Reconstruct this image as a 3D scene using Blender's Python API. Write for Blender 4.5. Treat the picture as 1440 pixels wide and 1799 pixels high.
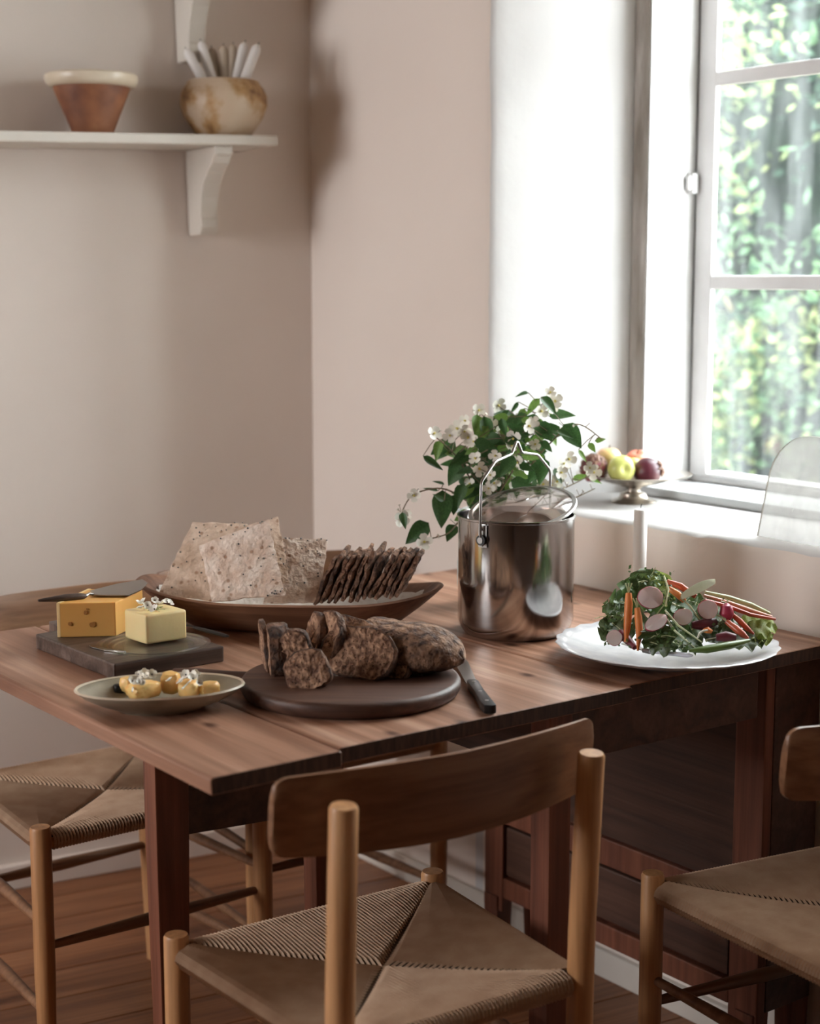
import bpy, bmesh, math, random
from mathutils import Vector, Matrix, noise, Quaternion

for o in list(bpy.data.objects):
    bpy.data.objects.remove(o)
S = bpy.context.scene
COL = S.collection
R = math.radians
PI = math.pi

# ------------------------------------------------------------------ camera
H = 1.345                                  # eye height
F_PX, CX, CY, HZ = 2860.0, 720.0, 899.5, 484.0
PITCH = math.atan((CY - HZ) / F_PX)
cam_d = bpy.data.cameras.new('camera')
cam = bpy.data.objects.new('camera', cam_d)
COL.objects.link(cam)
cam.location = (0, 0, H)
cam.rotation_euler = (PI / 2 - PITCH, 0, 0)
cam_d.sensor_fit = 'HORIZONTAL'
cam_d.sensor_width = 24.0
cam_d.lens = F_PX / 1440 * 24.0
cam_d.clip_start = 0.05
cam_d.dof.use_dof = True
cam_d.dof.focus_distance = 2.5
cam_d.dof.aperture_fstop = 2.8
S.camera = cam

# ------------------------------------------------------------------ exposure
S.view_settings.view_transform = 'Standard'
S.view_settings.look = 'None'
S.view_settings.gamma = 1
S.view_settings.use_curve_mapping = False
S.view_settings.exposure = 0.62

# ------------------------------------------------------------------ sky and sun
W = bpy.data.worlds.new('sky')
S.world = W
W.use_nodes = True
bg = W.node_tree.nodes['Background']
bg.inputs['Color'].default_value = (0.985, 0.96, 1.0, 1)
bg.inputs['Strength'].default_value = 16.5

U = Vector((0.59925, -0.80056, 0))         # along the window wall, towards the camera
N = Vector((-0.80056, -0.59925, 0))        # out of the window wall, into the room
A0 = Vector((0.16673, 3.28466, 0))         # foot of the wall under the table's far corner
K0 = Vector((-0.22821, 3.81228, 0))        # room corner
_vx = 6000.0
DL = Vector(((_vx - CX) / F_PX, math.cos(PITCH) + ((CY - HZ) / F_PX) * math.sin(PITCH), 0)).normalized()
NL = Vector((DL.y, -DL.x, 0))              # out of the shelf wall, into the room
ANG_U = math.atan2(U.y, U.x)
ANG_L = math.atan2(DL.y, DL.x)

sun_d = bpy.data.lights.new('sun', 'SUN')
sun_d.energy = 5.0
sun_d.angle = R(2)
sun_d.color = (1.0, 0.93, 0.80)
sun = bpy.data.objects.new('sun', sun_d)
COL.objects.link(sun)
_sd = (-U * 0.75 - N * 0.12 + Vector((0, 0, -0.75))).normalized()
sun.rotation_euler = _sd.to_track_quat('-Z', 'Y').to_euler()
sun.location = (3, 2, 6)


def portal(x, y, z, nrm, w, h):
    d = bpy.data.lights.new('window_portal', 'AREA')
    d.shape = 'RECTANGLE'; d.size = w; d.size_y = h
    d.cycles.is_portal = True
    o = bpy.data.objects.new('window_portal', d)
    COL.objects.link(o)
    o.location = (x, y, z)
    o.rotation_euler = nrm.to_track_quat('-Z', 'Y').to_euler()


_p = A0 + U * 0.62 - N * 0.62
portal(_p.x, _p.y, 1.5, N, 1.15, 1.5)

# ------------------------------------------------------------------ helpers
def ray(px, py):
    a = (px - CX) / F_PX; b = -(py - CY) / F_PX
    return Vector((a, math.cos(PITCH) + b * math.sin(PITCH), -math.sin(PITCH) + b * math.cos(PITCH)))

def PZ(px, py, z):                         # point of a horizontal plane
    r = ray(px, py); return r * ((z - H) / r.z) + Vector((0, 0, H))

def PY(px, py, y):                         # point at distance y
    r = ray(px, py); return r * (y / r.y) + Vector((0, 0, H))

def PV(px, py, p0, n):                     # point of a vertical plane
    r = ray(px, py); t = (p0.x * n.x + p0.y * n.y) / (r.x * n.x + r.y * n.y)
    return r * t + Vector((0, 0, H))

def AD(w):                                 # wall coordinates (along, depth)
    v = w - A0; return v.x * U.x + v.y * U.y, -(v.x * N.x + v.y * N.y)

class MB:
    def __init__(s): s.v = []; s.f = []; s.m = []
    def add(s, vs, fs, mi=0):
        o = len(s.v); s.v += [tuple(v) for v in vs]
        s.f += [tuple(i + o for i in f) for f in fs]; s.m += [mi] * len(fs)
        return s
    def box(s, x0, x1, y0, y1, z0, z1, mi=0, M=None):
        vs = [Vector((x, y, z)) for z in (z0, z1) for y in (y0, y1) for x in (x0, x1)]
        if M: vs = [M @ v for v in vs]
        return s.add(vs, [(0, 2, 3, 1), (4, 5, 7, 6), (0, 1, 5, 4), (1, 3, 7, 5), (3, 2, 6, 7), (2, 0, 4, 6)], mi)
    def tube(s, pts, r, seg=10, mi=0, cap=True, flat=1.0):
        pts = [Vector(p) for p in pts]; n = len(pts)
        rs = r if isinstance(r, (list, tuple)) else [r] * n
        up = None; rings = []
        for i, p in enumerate(pts):
            t = (pts[min(i + 1, n - 1)] - pts[max(i - 1, 0)]).normalized()
            if up is None:
                up = Vector((0, 0, 1)) if abs(t.z) < .9 else Vector((1, 0, 0))
            a = t.cross(up)
            if a.length < 1e-6: a = t.orthogonal()
            a.normalize(); b = a.cross(t).normalized(); up = b
            rings.append([p + (a * math.cos(2 * PI * k / seg) + b * flat * math.sin(2 * PI * k / seg)) * rs[i] for k in range(seg)])
        vs = [v for g in rings for v in g]; fs = []
        for i in range(n - 1):
            for k in range(seg):
                k2 = (k + 1) % seg
                fs.append((i * seg + k, i * seg + k2, (i + 1) * seg + k2, (i + 1) * seg + k))
        if cap:
            fs.append(tuple(range(seg))[::-1]); fs.append(tuple((n - 1) * seg + k for k in range(seg)))
        return s.add(vs, fs, mi)
    def lathe(s, prof, seg=48, mi=0, c=(0, 0, 0), jit=0.0, sx=1.0, sy=1.0, seed=0, mis=None, ring=False):
        vs = []; fs = []; n = len(prof); cx, cy, cz = c
        for i, (r, z) in enumerate(prof):
            for k in range(seg):
                t = 2 * PI * k / seg
                q = 1 + (jit * noise.noise(Vector((math.cos(t) * 1.7 + seed, math.sin(t) * 1.7, z * 14 + seed))) if jit else 0)
                vs.append((cx + r * q * math.cos(t) * sx, cy + r * q * math.sin(t) * sy, cz + z))
        o = len(s.v); s.v += vs
        for i in range(n - 1):
            for k in range(seg):
                k2 = (k + 1) % seg
                s.f.append((o + i * seg + k, o + i * seg + k2, o + (i + 1) * seg + k2, o + (i + 1) * seg + k))
                s.m.append(mis[i] if mis else mi)
        if ring:
            for k in range(seg):
                k2 = (k + 1) % seg; s.f.append((o + (n - 1) * seg + k, o + (n - 1) * seg + k2, o + k2, o + k)); s.m.append(mi)
            return s
        if prof[0][0] > 1e-5: s.f.append(tuple(o + k for k in range(seg))[::-1]); s.m.append(mis[0] if mis else mi)
        if prof[-1][0] > 1e-5: s.f.append(tuple(o + (n - 1) * seg + k for k in range(seg))); s.m.append(mis[-1] if mis else mi)
        return s
    def prism(s, poly, z0, z1, mi=0, M=None, ms=None):
        n = len(poly)
        vs = [Vector((x, y, z0)) for x, y in poly] + [Vector((x, y, z1)) for x, y in poly]
        if M: vs = [M @ v for v in vs]
        s.add(vs, [tuple(range(n))[::-1], tuple(range(n, 2 * n))], mi)
        o = len(s.v) - 2 * n
        for i in range(n):
            j = (i + 1) % n; s.f.append((o + i, o + j, o + n + j, o + n + i)); s.m.append(mi if ms is None else ms)
        return s

def obj(name, mb, mats, parent=None, smooth=False, bevel=0, seg=2, origin=None, fix=False, angle=None, label=None):
    """one mesh object from a MB; origin: world point taken off the vertices"""
    me = bpy.data.meshes.new(name)
    vs = mb.v
    if origin is not None: vs = [(v[0] - origin[0], v[1] - origin[1], v[2] - origin[2]) for v in vs]
    me.from_pydata(vs, [], mb.f)
    if not isinstance(mats, (list, tuple)): mats = [mats]
    for m in mats: me.materials.append(m)
    for p, mi in zip(me.polygons, mb.m): p.material_index = mi
    bm = bmesh.new(); bm.from_mesh(me)
    bmesh.ops.remove_doubles(bm, verts=bm.verts, dist=1e-6)
    bmesh.ops.recalc_face_normals(bm, faces=bm.faces)
    if bevel:
        ed = [e for e in bm.edges if len(e.link_faces) == 2 and e.calc_face_angle(0) > R(35)]
        bmesh.ops.bevel(bm, geom=ed, offset=bevel, segments=seg, affect='EDGES', profile=0.6)
    bm.to_mesh(me); bm.free()
    if smooth or angle:
        for p in me.polygons: p.use_smooth = True
        try: me.set_sharp_from_angle(angle=R(angle or 42))
        except Exception: pass
    o = bpy.data.objects.new(name, me); COL.objects.link(o)
    if parent: o.parent = parent
    if origin is not None and parent is None: o.location = origin
    if label: o['label'] = label
    return o

def thing(name, label, cat, loc=(0, 0, 0), rz=0, group=None, rot=None):
    o = bpy.data.objects.new(name, None); COL.objects.link(o)
    o.empty_display_size = 0.05
    o.location = loc; o.rotation_euler = rot or (0, 0, rz)
    o['label'] = label; o['category'] = cat
    if group: o['group'] = group
    return o

def tag(o, label, cat, group=None):
    o['label'] = label; o['category'] = cat
    if group: o['group'] = group
    return o

def struct(o):
    o['kind'] = 'structure'; return o

def link_copy(src, parent=None, **kw):
    c = src.copy(); COL.objects.link(c); c.parent = parent
    for k, v in kw.items(): setattr(c, k, v)
    return c

def copy_tree(o, parent=None):
    c = o.copy(); COL.objects.link(c); c.parent = parent
    for ch in list(o.children): copy_tree(ch, c)
    return c

def frame_to(base, tip, up, size=1.0, wid=1.0):
    """matrix with +x from base to tip (mesh length 1), z near up"""
    x = (tip - base); L = x.length; x = x / L
    z = (up - x * up.dot(x))
    if z.length < 1e-4: z = x.orthogonal()
    z.normalize(); y = z.cross(x)
    M = Matrix((x, y, z)).transposed().to_4x4()
    return Matrix.Translation(base) @ M @ Matrix.Diagonal((L, L * wid, L, 1))

# ------------------------------------------------------------------ materials
def new_mat(name):
    m = bpy.data.materials.new(name); m.use_nodes = True
    nt = m.node_tree; b = nt.nodes['Principled BSDF']
    return m, nt, b

def c4(c): return (c[0], c[1], c[2], 1)

def noise_mat(name, c1, c2, scale=8, rough=0.6, bump=0.0, bscale=None, stretch=(1, 1, 1), detail=4, lo=0.35, hi=0.65,
              metal=0, spec=0.5, c3=None, rand=0.0, coat=0, sss=0, dist=0.0, rough2=None):
    m, nt, b = new_mat(name); N_ = nt.nodes; L = nt.links
    tc = N_.new('ShaderNodeTexCoord'); mp = N_.new('ShaderNodeMapping')
    mp.inputs['Scale'].default_value = stretch
    L.new(tc.outputs['Object'], mp.inputs['Vector'])
    src = mp.outputs['Vector']
    if rand:
        oi = N_.new('ShaderNodeObjectInfo'); ad = N_.new('ShaderNodeVectorMath'); ad.operation = 'SCALE'
        cx = N_.new('ShaderNodeCombineXYZ')
        for i in range(3): L.new(oi.outputs['Random'], cx.inputs[i])
        L.new(cx.outputs[0], ad.inputs[0]); ad.inputs['Scale'].default_value = 37.0
        a2 = N_.new('ShaderNodeVectorMath'); L.new(src, a2.inputs[0]); L.new(ad.outputs[0], a2.inputs[1]); src = a2.outputs[0]
    n1 = N_.new('ShaderNodeTexNoise'); n1.inputs['Scale'].default_value = scale; n1.inputs['Detail'].default_value = detail
    n1.inputs['Distortion'].default_value = dist
    L.new(src, n1.inputs['Vector'])
    cr = N_.new('ShaderNodeValToRGB'); L.new(n1.outputs['Fac'], cr.inputs['Fac'])
    cr.color_ramp.elements[0].position = lo; cr.color_ramp.elements[0].color = c4(c1)
    cr.color_ramp.elements[1].position = hi; cr.color_ramp.elements[1].color = c4(c2)
    if c3:
        e = cr.color_ramp.elements.new(min(hi + 0.12, 0.98)); e.color = c4(c3)
    out = cr.outputs['Color']
    if rand:
        hs = N_.new('ShaderNodeHueSaturation'); mr = N_.new('ShaderNodeMapRange')
        mr.inputs['To Min'].default_value = 1 - rand; mr.inputs['To Max'].default_value = 1 + rand
        L.new(oi.outputs['Random'], mr.inputs['Value']); L.new(mr.outputs[0], hs.inputs['Value']); L.new(out, hs.inputs['Color']); out = hs.outputs['Color']
    L.new(out, b.inputs['Base Color'])
    b.inputs['Roughness'].default_value = rough
    if rough2 is not None:
        mr2 = N_.new('ShaderNodeMapRange'); mr2.inputs['To Min'].default_value = rough; mr2.inputs['To Max'].default_value = rough2
        L.new(n1.outputs['Fac'], mr2.inputs['Value']); L.new(mr2.outputs[0], b.inputs['Roughness'])
    b.inputs['Metallic'].default_value = metal
    b.inputs['Specular IOR Level'].default_value = spec
    b.inputs['Coat Weight'].default_value = coat
    if sss:
        b.inputs['Subsurface Weight'].default_value = sss; b.inputs['Subsurface Scale'].default_value = 0.01
    if bump:
        n2 = N_.new('ShaderNodeTexNoise'); n2.inputs['Scale'].default_value = bscale or scale * 3; n2.inputs['Detail'].default_value = 5
        L.new(src, n2.inputs['Vector'])
        bp = N_.new('ShaderNodeBump'); bp.inputs['Strength'].default_value = bump; bp.inputs['Distance'].default_value = 0.01
        L.new(n2.outputs['Fac'], bp.inputs['Height']); L.new(bp.outputs[0], b.inputs['Normal'])
    return m

def wood_mat(name, c1, c2, c3, along='x', rough=0.45, scale=1.0, rand=0.08, knots=False, bump=0.15, spec=0.4):
    st = {'x': (1.2, 14, 14), 'y': (14, 1.2, 14), 'z': (14, 14, 1.2)}[along]
    m, nt, b = new_mat(name); N_ = nt.nodes; L = nt.links
    tc = N_.new('ShaderNodeTexCoord'); oi = N_.new('ShaderNodeObjectInfo')
    cx = N_.new('ShaderNodeCombineXYZ')
    for i in range(3): L.new(oi.outputs['Random'], cx.inputs[i])
    sc = N_.new('ShaderNodeVectorMath'); sc.operation = 'SCALE'; sc.inputs['Scale'].default_value = 23.0; L.new(cx.outputs[0], sc.inputs[0])
    ad = N_.new('ShaderNodeVectorMath'); L.new(tc.outputs['Object'], ad.inputs[0]); L.new(sc.outputs[0], ad.inputs[1])
    mp = N_.new('ShaderNodeMapping'); mp.inputs['Scale'].default_value = [k * scale for k in st]; L.new(ad.outputs[0], mp.inputs['Vector'])
    n1 = N_.new('ShaderNodeTexNoise'); n1.inputs['Scale'].default_value = 1.6; n1.inputs['Detail'].default_value = 6; n1.inputs['Distortion'].default_value = 1.2
    L.new(mp.outputs[0], n1.inputs['Vector'])
    mp2 = N_.new('ShaderNodeMapping'); mp2.inputs['Scale'].default_value = [k * scale * 5 if k > 2 else k * scale * 1.5 for k in st]; L.new(ad.outputs[0], mp2.inputs['Vector'])
    n2 = N_.new('ShaderNodeTexNoise'); n2.inputs['Scale'].default_value = 2.0; n2.inputs['Detail'].default_value = 4
    L.new(mp2.outputs[0], n2.inputs['Vector'])
    cr = N_.new('ShaderNodeValToRGB'); L.new(n1.outputs['Fac'], cr.inputs['Fac'])
    cr.color_ramp.elements[0].position = 0.3; cr.color_ramp.elements[0].color = c4(c1)
    cr.color_ramp.elements[1].position = 0.52; cr.color_ramp.elements[1].color = c4(c2)
    e = cr.color_ramp.elements.new(0.72); e.color = c4(c3)
    mx = N_.new('ShaderNodeMixRGB'); mx.blend_type = 'MULTIPLY'; mx.inputs['Fac'].default_value = 0.55
    cr2 = N_.new('ShaderNodeValToRGB'); L.new(n2.outputs['Fac'], cr2.inputs['Fac'])
    cr2.color_ramp.elements[0].position = 0.35; cr2.color_ramp.elements[0].color = (0.55, 0.5, 0.46, 1)
    cr2.color_ramp.elements[1].position = 0.6; cr2.color_ramp.elements[1].color = (1, 1, 1, 1)
    L.new(cr.outputs[0], mx.inputs[1]); L.new(cr2.outputs[0], mx.inputs[2])
    out = mx.outputs[0]
    if knots:
        vo = N_.new('ShaderNodeTexVoronoi'); vo.voronoi_dimensions = '2D'; vo.inputs['Scale'].default_value = 4.2
        mpk = N_.new('ShaderNodeMapping'); mpk.inputs['Scale'].default_value = (0.9, 1.5, 0.01); L.new(ad.outputs[0], mpk.inputs['Vector'])
        L.new(mpk.outputs[0], vo.inputs['Vector'])
        ck = N_.new('ShaderNodeValToRGB'); L.new(vo.outputs['Distance'], ck.inputs['Fac'])
        ck.color_ramp.elements[0].position = 0.02; ck.color_ramp.elements[0].color = (0.18, 0.12, 0.1, 1)
        ck.color_ramp.elements[1].position = 0.075; ck.color_ramp.elements[1].color = (1, 1, 1, 1)
        mk = N_.new('ShaderNodeMixRGB'); mk.blend_type = 'MULTIPLY'; mk.inputs['Fac'].default_value = 0.85
        L.new(out, mk.inputs[1]); L.new(ck.outputs[0], mk.inputs[2]); out = mk.outputs[0]
    hs = N_.new('ShaderNodeHueSaturation'); mr = N_.new('ShaderNodeMapRange')
    mr.inputs['To Min'].default_value = 1 - rand; mr.inputs['To Max'].default_value = 1 + rand
    L.new(oi.outputs['Random'], mr.inputs['Value']); L.new(mr.outputs[0], hs.inputs['Value']); L.new(out, hs.inputs['Color'])
    L.new(hs.outputs[0], b.inputs['Base Color'])
    b.inputs['Roughness'].default_value = rough; b.inputs['Specular IOR Level'].default_value = spec
    bp = N_.new('ShaderNodeBump'); bp.inputs['Strength'].default_value = bump; bp.inputs['Distance'].default_value = 0.004
    L.new(n2.outputs['Fac'], bp.inputs['Height']); L.new(bp.outputs[0], b.inputs['Normal'])
    return m

def plain(name, c, rough=0.5, metal=0, spec=0.5, sss=0, trans=0, ior=1.45, coat=0):
    m, nt, b = new_mat(name)
    b.inputs['Base Color'].default_value = c4(c); b.inputs['Roughness'].default_value = rough
    b.inputs['Metallic'].default_value = metal; b.inputs['Specular IOR Level'].default_value = spec
    b.inputs['Transmission Weight'].default_value = trans; b.inputs['IOR'].default_value = ior
    b.inputs['Coat Weight'].default_value = coat
    if sss: b.inputs['Subsurface Weight'].default_value = sss; b.inputs['Subsurface Scale'].default_value = 0.01
    return m

M_plaster = noise_mat('lime_plaster', (0.79, 0.70, 0.63), (0.83, 0.745, 0.675), scale=1.6, rough=0.9, bump=0.35, bscale=9, spec=0.15)
M_ceil = noise_mat('dim_unseen_ceiling', (0.30, 0.22, 0.16), (0.36, 0.27, 0.2), scale=2, rough=0.9)  # unseen ceiling, browned to weaken the light bounced from above
M_reveal = noise_mat('white_limewash', (0.60, 0.585, 0.575), (0.64, 0.625, 0.615), scale=3, rough=0.85, bump=0.3, bscale=10, spec=0.2)
M_winpaint = noise_mat('old_window_paint', (0.56, 0.55, 0.545), (0.64, 0.63, 0.625), scale=6, rough=0.5, bump=0.12, bscale=30)
M_worn = noise_mat('worn_bare_wood', (0.20, 0.17, 0.14), (0.40, 0.365, 0.33), scale=5, rough=0.85, bump=0.5, bscale=40, stretch=(6, 6, 1), c3=(0.56, 0.53, 0.5))
M_sillboard = noise_mat('grey_sill_paint', (0.40, 0.41, 0.41), (0.52, 0.525, 0.52), scale=5, rough=0.5, bump=0.1)
M_shelf = noise_mat('cream_shelf_paint', (0.66, 0.61, 0.54), (0.72, 0.67, 0.6), scale=5, rough=0.5, bump=0.08)
M_floor = wood_mat('floor_boards', (0.17, 0.065, 0.027), (0.28, 0.115, 0.048), (0.38, 0.175, 0.08), 'x', rough=0.42, scale=0.7, rand=0.16)
M_table = wood_mat('old_pine_table', (0.20, 0.085, 0.045), (0.37, 0.195, 0.125), (0.56, 0.36, 0.26), 'x', rough=0.42, scale=0.62, rand=0.12, knots=True, spec=0.4)
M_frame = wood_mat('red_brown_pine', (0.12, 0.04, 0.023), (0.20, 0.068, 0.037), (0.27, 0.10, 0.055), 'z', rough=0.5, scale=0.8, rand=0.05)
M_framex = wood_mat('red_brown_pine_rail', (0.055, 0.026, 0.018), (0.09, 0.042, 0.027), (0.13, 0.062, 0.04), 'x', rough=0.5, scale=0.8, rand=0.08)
M_end_shade = noise_mat('end_grain_shade', (0.035, 0.018, 0.012), (0.07, 0.036, 0.024), scale=30, rough=0.7, stretch=(1, 6, 1))  # near plank ends: shade painted into the end-grain colour
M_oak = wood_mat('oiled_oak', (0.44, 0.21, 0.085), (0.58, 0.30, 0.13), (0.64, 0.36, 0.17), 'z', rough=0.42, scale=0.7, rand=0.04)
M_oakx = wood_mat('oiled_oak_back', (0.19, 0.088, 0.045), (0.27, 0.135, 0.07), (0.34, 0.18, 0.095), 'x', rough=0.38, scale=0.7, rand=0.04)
M_filling = plain('dark_cord_filling', (0.09, 0.055, 0.035), 0.9)
M_cord = noise_mat('paper_cord', (0.44, 0.295, 0.195), (0.52, 0.365, 0.25), scale=30, rough=0.85)
M_dark_board = wood_mat('dark_oak_board', (0.05, 0.033, 0.026), (0.10, 0.066, 0.052), (0.17, 0.12, 0.10), 'x', rough=0.4, scale=1.2)
M_round_board = wood_mat('walnut_round_board', (0.05, 0.024, 0.017), (0.10, 0.048, 0.032), (0.16, 0.083, 0.055), 'x', rough=0.5, scale=1.0)
M_trough = wood_mat('wooden_trough', (0.16, 0.075, 0.045), (0.25, 0.125, 0.075), (0.31, 0.165, 0.10), 'x', rough=0.55, scale=0.9)
M_steel = noise_mat('brushed_steel', (0.44, 0.42, 0.41), (0.52, 0.50, 0.49), scale=3, rough=0.07, metal=1, stretch=(1, 1, .1), rough2=0.17)
M_chrome = plain('polished_steel', (0.34, 0.325, 0.31), 0.3, 1)
M_silver = noise_mat('aged_silver', (0.30, 0.26, 0.22), (0.48, 0.43, 0.37), scale=9, rough=0.28, metal=1)
M_black = plain('black_plastic', (0.012, 0.012, 0.013), 0.35)
M_hardware = plain('grey_iron', (0.25, 0.25, 0.26), 0.4, 1)
M_wax = plain('white_wax', (0.80, 0.77, 0.74), 0.45)
M_waxc = plain('cream_wax', (0.55, 0.46, 0.36), 0.5)
M_wick = plain('wick', (0.03, 0.025, 0.02), 0.9)
M_terra = noise_mat('terracotta', (0.15, 0.05, 0.025), (0.30, 0.12, 0.055), scale=14, rough=0.6, bump=0.15, c3=(0.46, 0.22, 0.11))
M_glaze = noise_mat('cream_glaze', (0.58, 0.48, 0.35), (0.70, 0.61, 0.48), scale=12, rough=0.35)
M_mottle = noise_mat('mottled_stoneware', (0.17, 0.075, 0.03), (0.44, 0.26, 0.11), scale=16, rough=0.5, bump=0.15, lo=0.34, hi=0.43, c3=(0.60, 0.47, 0.34))
M_porc = noise_mat('white_porcelain', (0.52, 0.52, 0.55), (0.64, 0.63, 0.64), scale=30, rough=0.22, spec=0.6)
M_white = plain('white_handle', (0.70, 0.71, 0.78), 0.25)
M_olive_dish = noise_mat('speckled_glazed_dish', (0.20, 0.17, 0.12), (0.36, 0.32, 0.24), scale=20, rough=0.3, lo=0.3, hi=0.6)
M_linen = noise_mat('linen', (0.55, 0.50, 0.45), (0.66, 0.61, 0.56), scale=50, rough=0.9, bump=0.3)
M_cheese = noise_mat('yellow_cheese', (0.72, 0.36, 0.09), (0.80, 0.44, 0.13), scale=6, rough=0.45, sss=0.15)
M_cheese_in = plain('cheese_hole', (0.42, 0.18, 0.045), 0.6)
M_rind = noise_mat('cheese_rind', (0.78, 0.52, 0.22), (0.82, 0.60, 0.30), scale=9, rough=0.5)
M_butter = noise_mat('butter', (0.78, 0.61, 0.29), (0.84, 0.68, 0.36), scale=10, rough=0.42, sss=0.2, bump=0.1)
M_petal = plain('white_petal', (0.86, 0.83, 0.74), 0.6)
M_petalc = plain('yellow_centre', (0.62, 0.52, 0.12), 0.6)
M_blackseed = plain('black_seed', (0.03, 0.022, 0.02), 0.5)
M_orange = noise_mat('orange_flesh', (0.84, 0.48, 0.13), (0.90, 0.62, 0.26), scale=30, rough=0.4, bump=0.2, sss=0.2)

def seed_mat(name, c1, c2, cs, dens, scale=26, bump=0.6, bscale=60, rough=0.8):
    """baked surface with blisters and dark specks"""
    m = noise_mat(name, c1, c2, scale=scale, rough=rough, bump=bump, bscale=bscale, rand=0.06)
    nt = m.node_tree; b = nt.nodes['Principled BSDF']; L = nt.links
    vo = nt.nodes.new('ShaderNodeTexVoronoi'); vo.inputs['Scale'].default_value = dens
    tc = [n for n in nt.nodes if n.type == 'TEX_COORD'][0]
    L.new(tc.outputs['Object'], vo.inputs['Vector'])
    cr = nt.nodes.new('ShaderNodeValToRGB'); L.new(vo.outputs['Distance'], cr.inputs['Fac'])
    cr.color_ramp.elements[0].position = 0.12; cr.color_ramp.elements[0].color = c4(cs)
    cr.color_ramp.elements[1].position = 0.24; cr.color_ramp.elements[1].color = (1, 1, 1, 1)
    mx = nt.nodes.new('ShaderNodeMixRGB'); mx.blend_type = 'MULTIPLY'; mx.inputs[0].default_value = 0.9
    old = b.inputs['Base Color'].links[0].from_socket
    L.new(old, mx.inputs[1]); L.new(cr.outputs[0], mx.inputs[2]); L.new(mx.outputs[0], b.inputs['Base Color'])
    return m

M_crisp = seed_mat('pale_crispbread', (0.70, 0.52, 0.41), (0.90, 0.77, 0.67), (0.55, 0.42, 0.34), 55, scale=40, bump=0.9, bscale=70)
M_crisp2 = seed_mat('browner_crispbread', (0.56, 0.40, 0.29), (0.78, 0.61, 0.48), (0.55, 0.42, 0.34), 55, scale=40, bump=0.9, bscale=70)  # browner tint for the two sheets standing behind
M_cracker = seed_mat('dark_seed_cracker', (0.06, 0.028, 0.017), (0.34, 0.18, 0.11), (0.25, 0.17, 0.14), 140, scale=70, bump=1.0, bscale=110)
M_crust = seed_mat('rye_crust', (0.035, 0.017, 0.011), (0.19, 0.09, 0.048), (0.3, 0.2, 0.15), 90, scale=55, bump=1.0, bscale=90)
M_crumb = seed_mat('rye_crumb', (0.13, 0.055, 0.03), (0.56, 0.33, 0.205), (0.16, 0.08, 0.05), 170, scale=120, bump=1.0, bscale=120)
M_loaf = seed_mat('floured_crust', (0.05, 0.022, 0.014), (0.30, 0.165, 0.095), (0.3, 0.2, 0.15), 120, scale=70, bump=1.0, bscale=80)

def leaf_mat(name, c1, c2, trans=0.25, rough=0.45, rand=0.12, scale=20):
    m = noise_mat(name, c1, c2, scale=scale, rough=rough, rand=rand)
    nt = m.node_tree; b = nt.nodes['Principled BSDF']; L = nt.links
    out = [n for n in nt.nodes if n.type == 'OUTPUT_MATERIAL'][0]
    tr = nt.nodes.new('ShaderNodeBsdfTranslucent'); mx = nt.nodes.new('ShaderNodeMixShader'); mx.inputs[0].default_value = trans
    src = b.inputs['Base Color'].links[0].from_socket
    L.new(src, tr.inputs['Color']); L.new(b.outputs[0], mx.inputs[1]); L.new(tr.outputs[0], mx.inputs[2]); L.new(mx.outputs[0], out.inputs['Surface'])
    return m

M_leaf = leaf_mat('shrub_leaf', (0.030, 0.075, 0.022), (0.055, 0.13, 0.035))
M_leaf_light = leaf_mat('young_leaf', (0.10, 0.20, 0.035), (0.19, 0.31, 0.07))
M_stem = noise_mat('woody_stem', (0.11, 0.075, 0.04), (0.2, 0.15, 0.09), scale=20, rough=0.7)
M_herb = leaf_mat('herb_leaf', (0.045, 0.095, 0.025), (0.12, 0.21, 0.055), scale=60)
M_lettuce = leaf_mat('lettuce', (0.20, 0.29, 0.05), (0.42, 0.47, 0.13), scale=30)
M_lettuce_dk = leaf_mat('dark_lettuce', (0.05, 0.085, 0.03), (0.12, 0.16, 0.05), scale=30)
M_carrot = noise_mat('carrot', (0.62, 0.17, 0.035), (0.74, 0.26, 0.07), scale=20, rough=0.4, stretch=(1, 1, 1), sss=0.1)
M_redveg = noise_mat('red_pepper_skin', (0.42, 0.06, 0.035), (0.60, 0.14, 0.07), scale=16, rough=0.3)
M_rhub = noise_mat('pink_stalk', (0.62, 0.22, 0.13), (0.74, 0.42, 0.28), scale=12, rough=0.35)
M_celery = noise_mat('pale_celery', (0.46, 0.52, 0.26), (0.62, 0.64, 0.38), scale=12, rough=0.35)
M_radish_in = noise_mat('radish_flesh', (0.66, 0.55, 0.53), (0.76, 0.68, 0.65), scale=20, rough=0.35, sss=0.15)
M_radish = plain('radish_skin', (0.42, 0.045, 0.09), 0.3)
M_beet = noise_mat('purple_skin', (0.07, 0.012, 0.022), (0.22, 0.03, 0.05), scale=10, rough=0.45)
M_cuke_in = noise_mat('cucumber_flesh', (0.70, 0.76, 0.54), (0.80, 0.84, 0.66), scale=20, rough=0.35)
M_cuke = noise_mat('cucumber_skin', (0.05, 0.10, 0.02), (0.14, 0.21, 0.05), scale=18, rough=0.35)
M_apple_g = noise_mat('green_apple', (0.47, 0.50, 0.13), (0.58, 0.55, 0.20), scale=7, rough=0.35)
M_apple_y = noise_mat('yellow_blush_apple', (0.70, 0.30, 0.20), (0.66, 0.55, 0.22), scale=10, rough=0.35)
M_apple_r = noise_mat('red_blush_apple', (0.60, 0.13, 0.09), (0.72, 0.36, 0.22), scale=9, rough=0.35)
M_plum = noise_mat('dark_plum_skin', (0.03, 0.008, 0.014), (0.12, 0.02, 0.035), scale=7, rough=0.4)
M_arti = noise_mat('brown_bracts', (0.12, 0.05, 0.03), (0.26, 0.13, 0.08), scale=20, rough=0.6)

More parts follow.
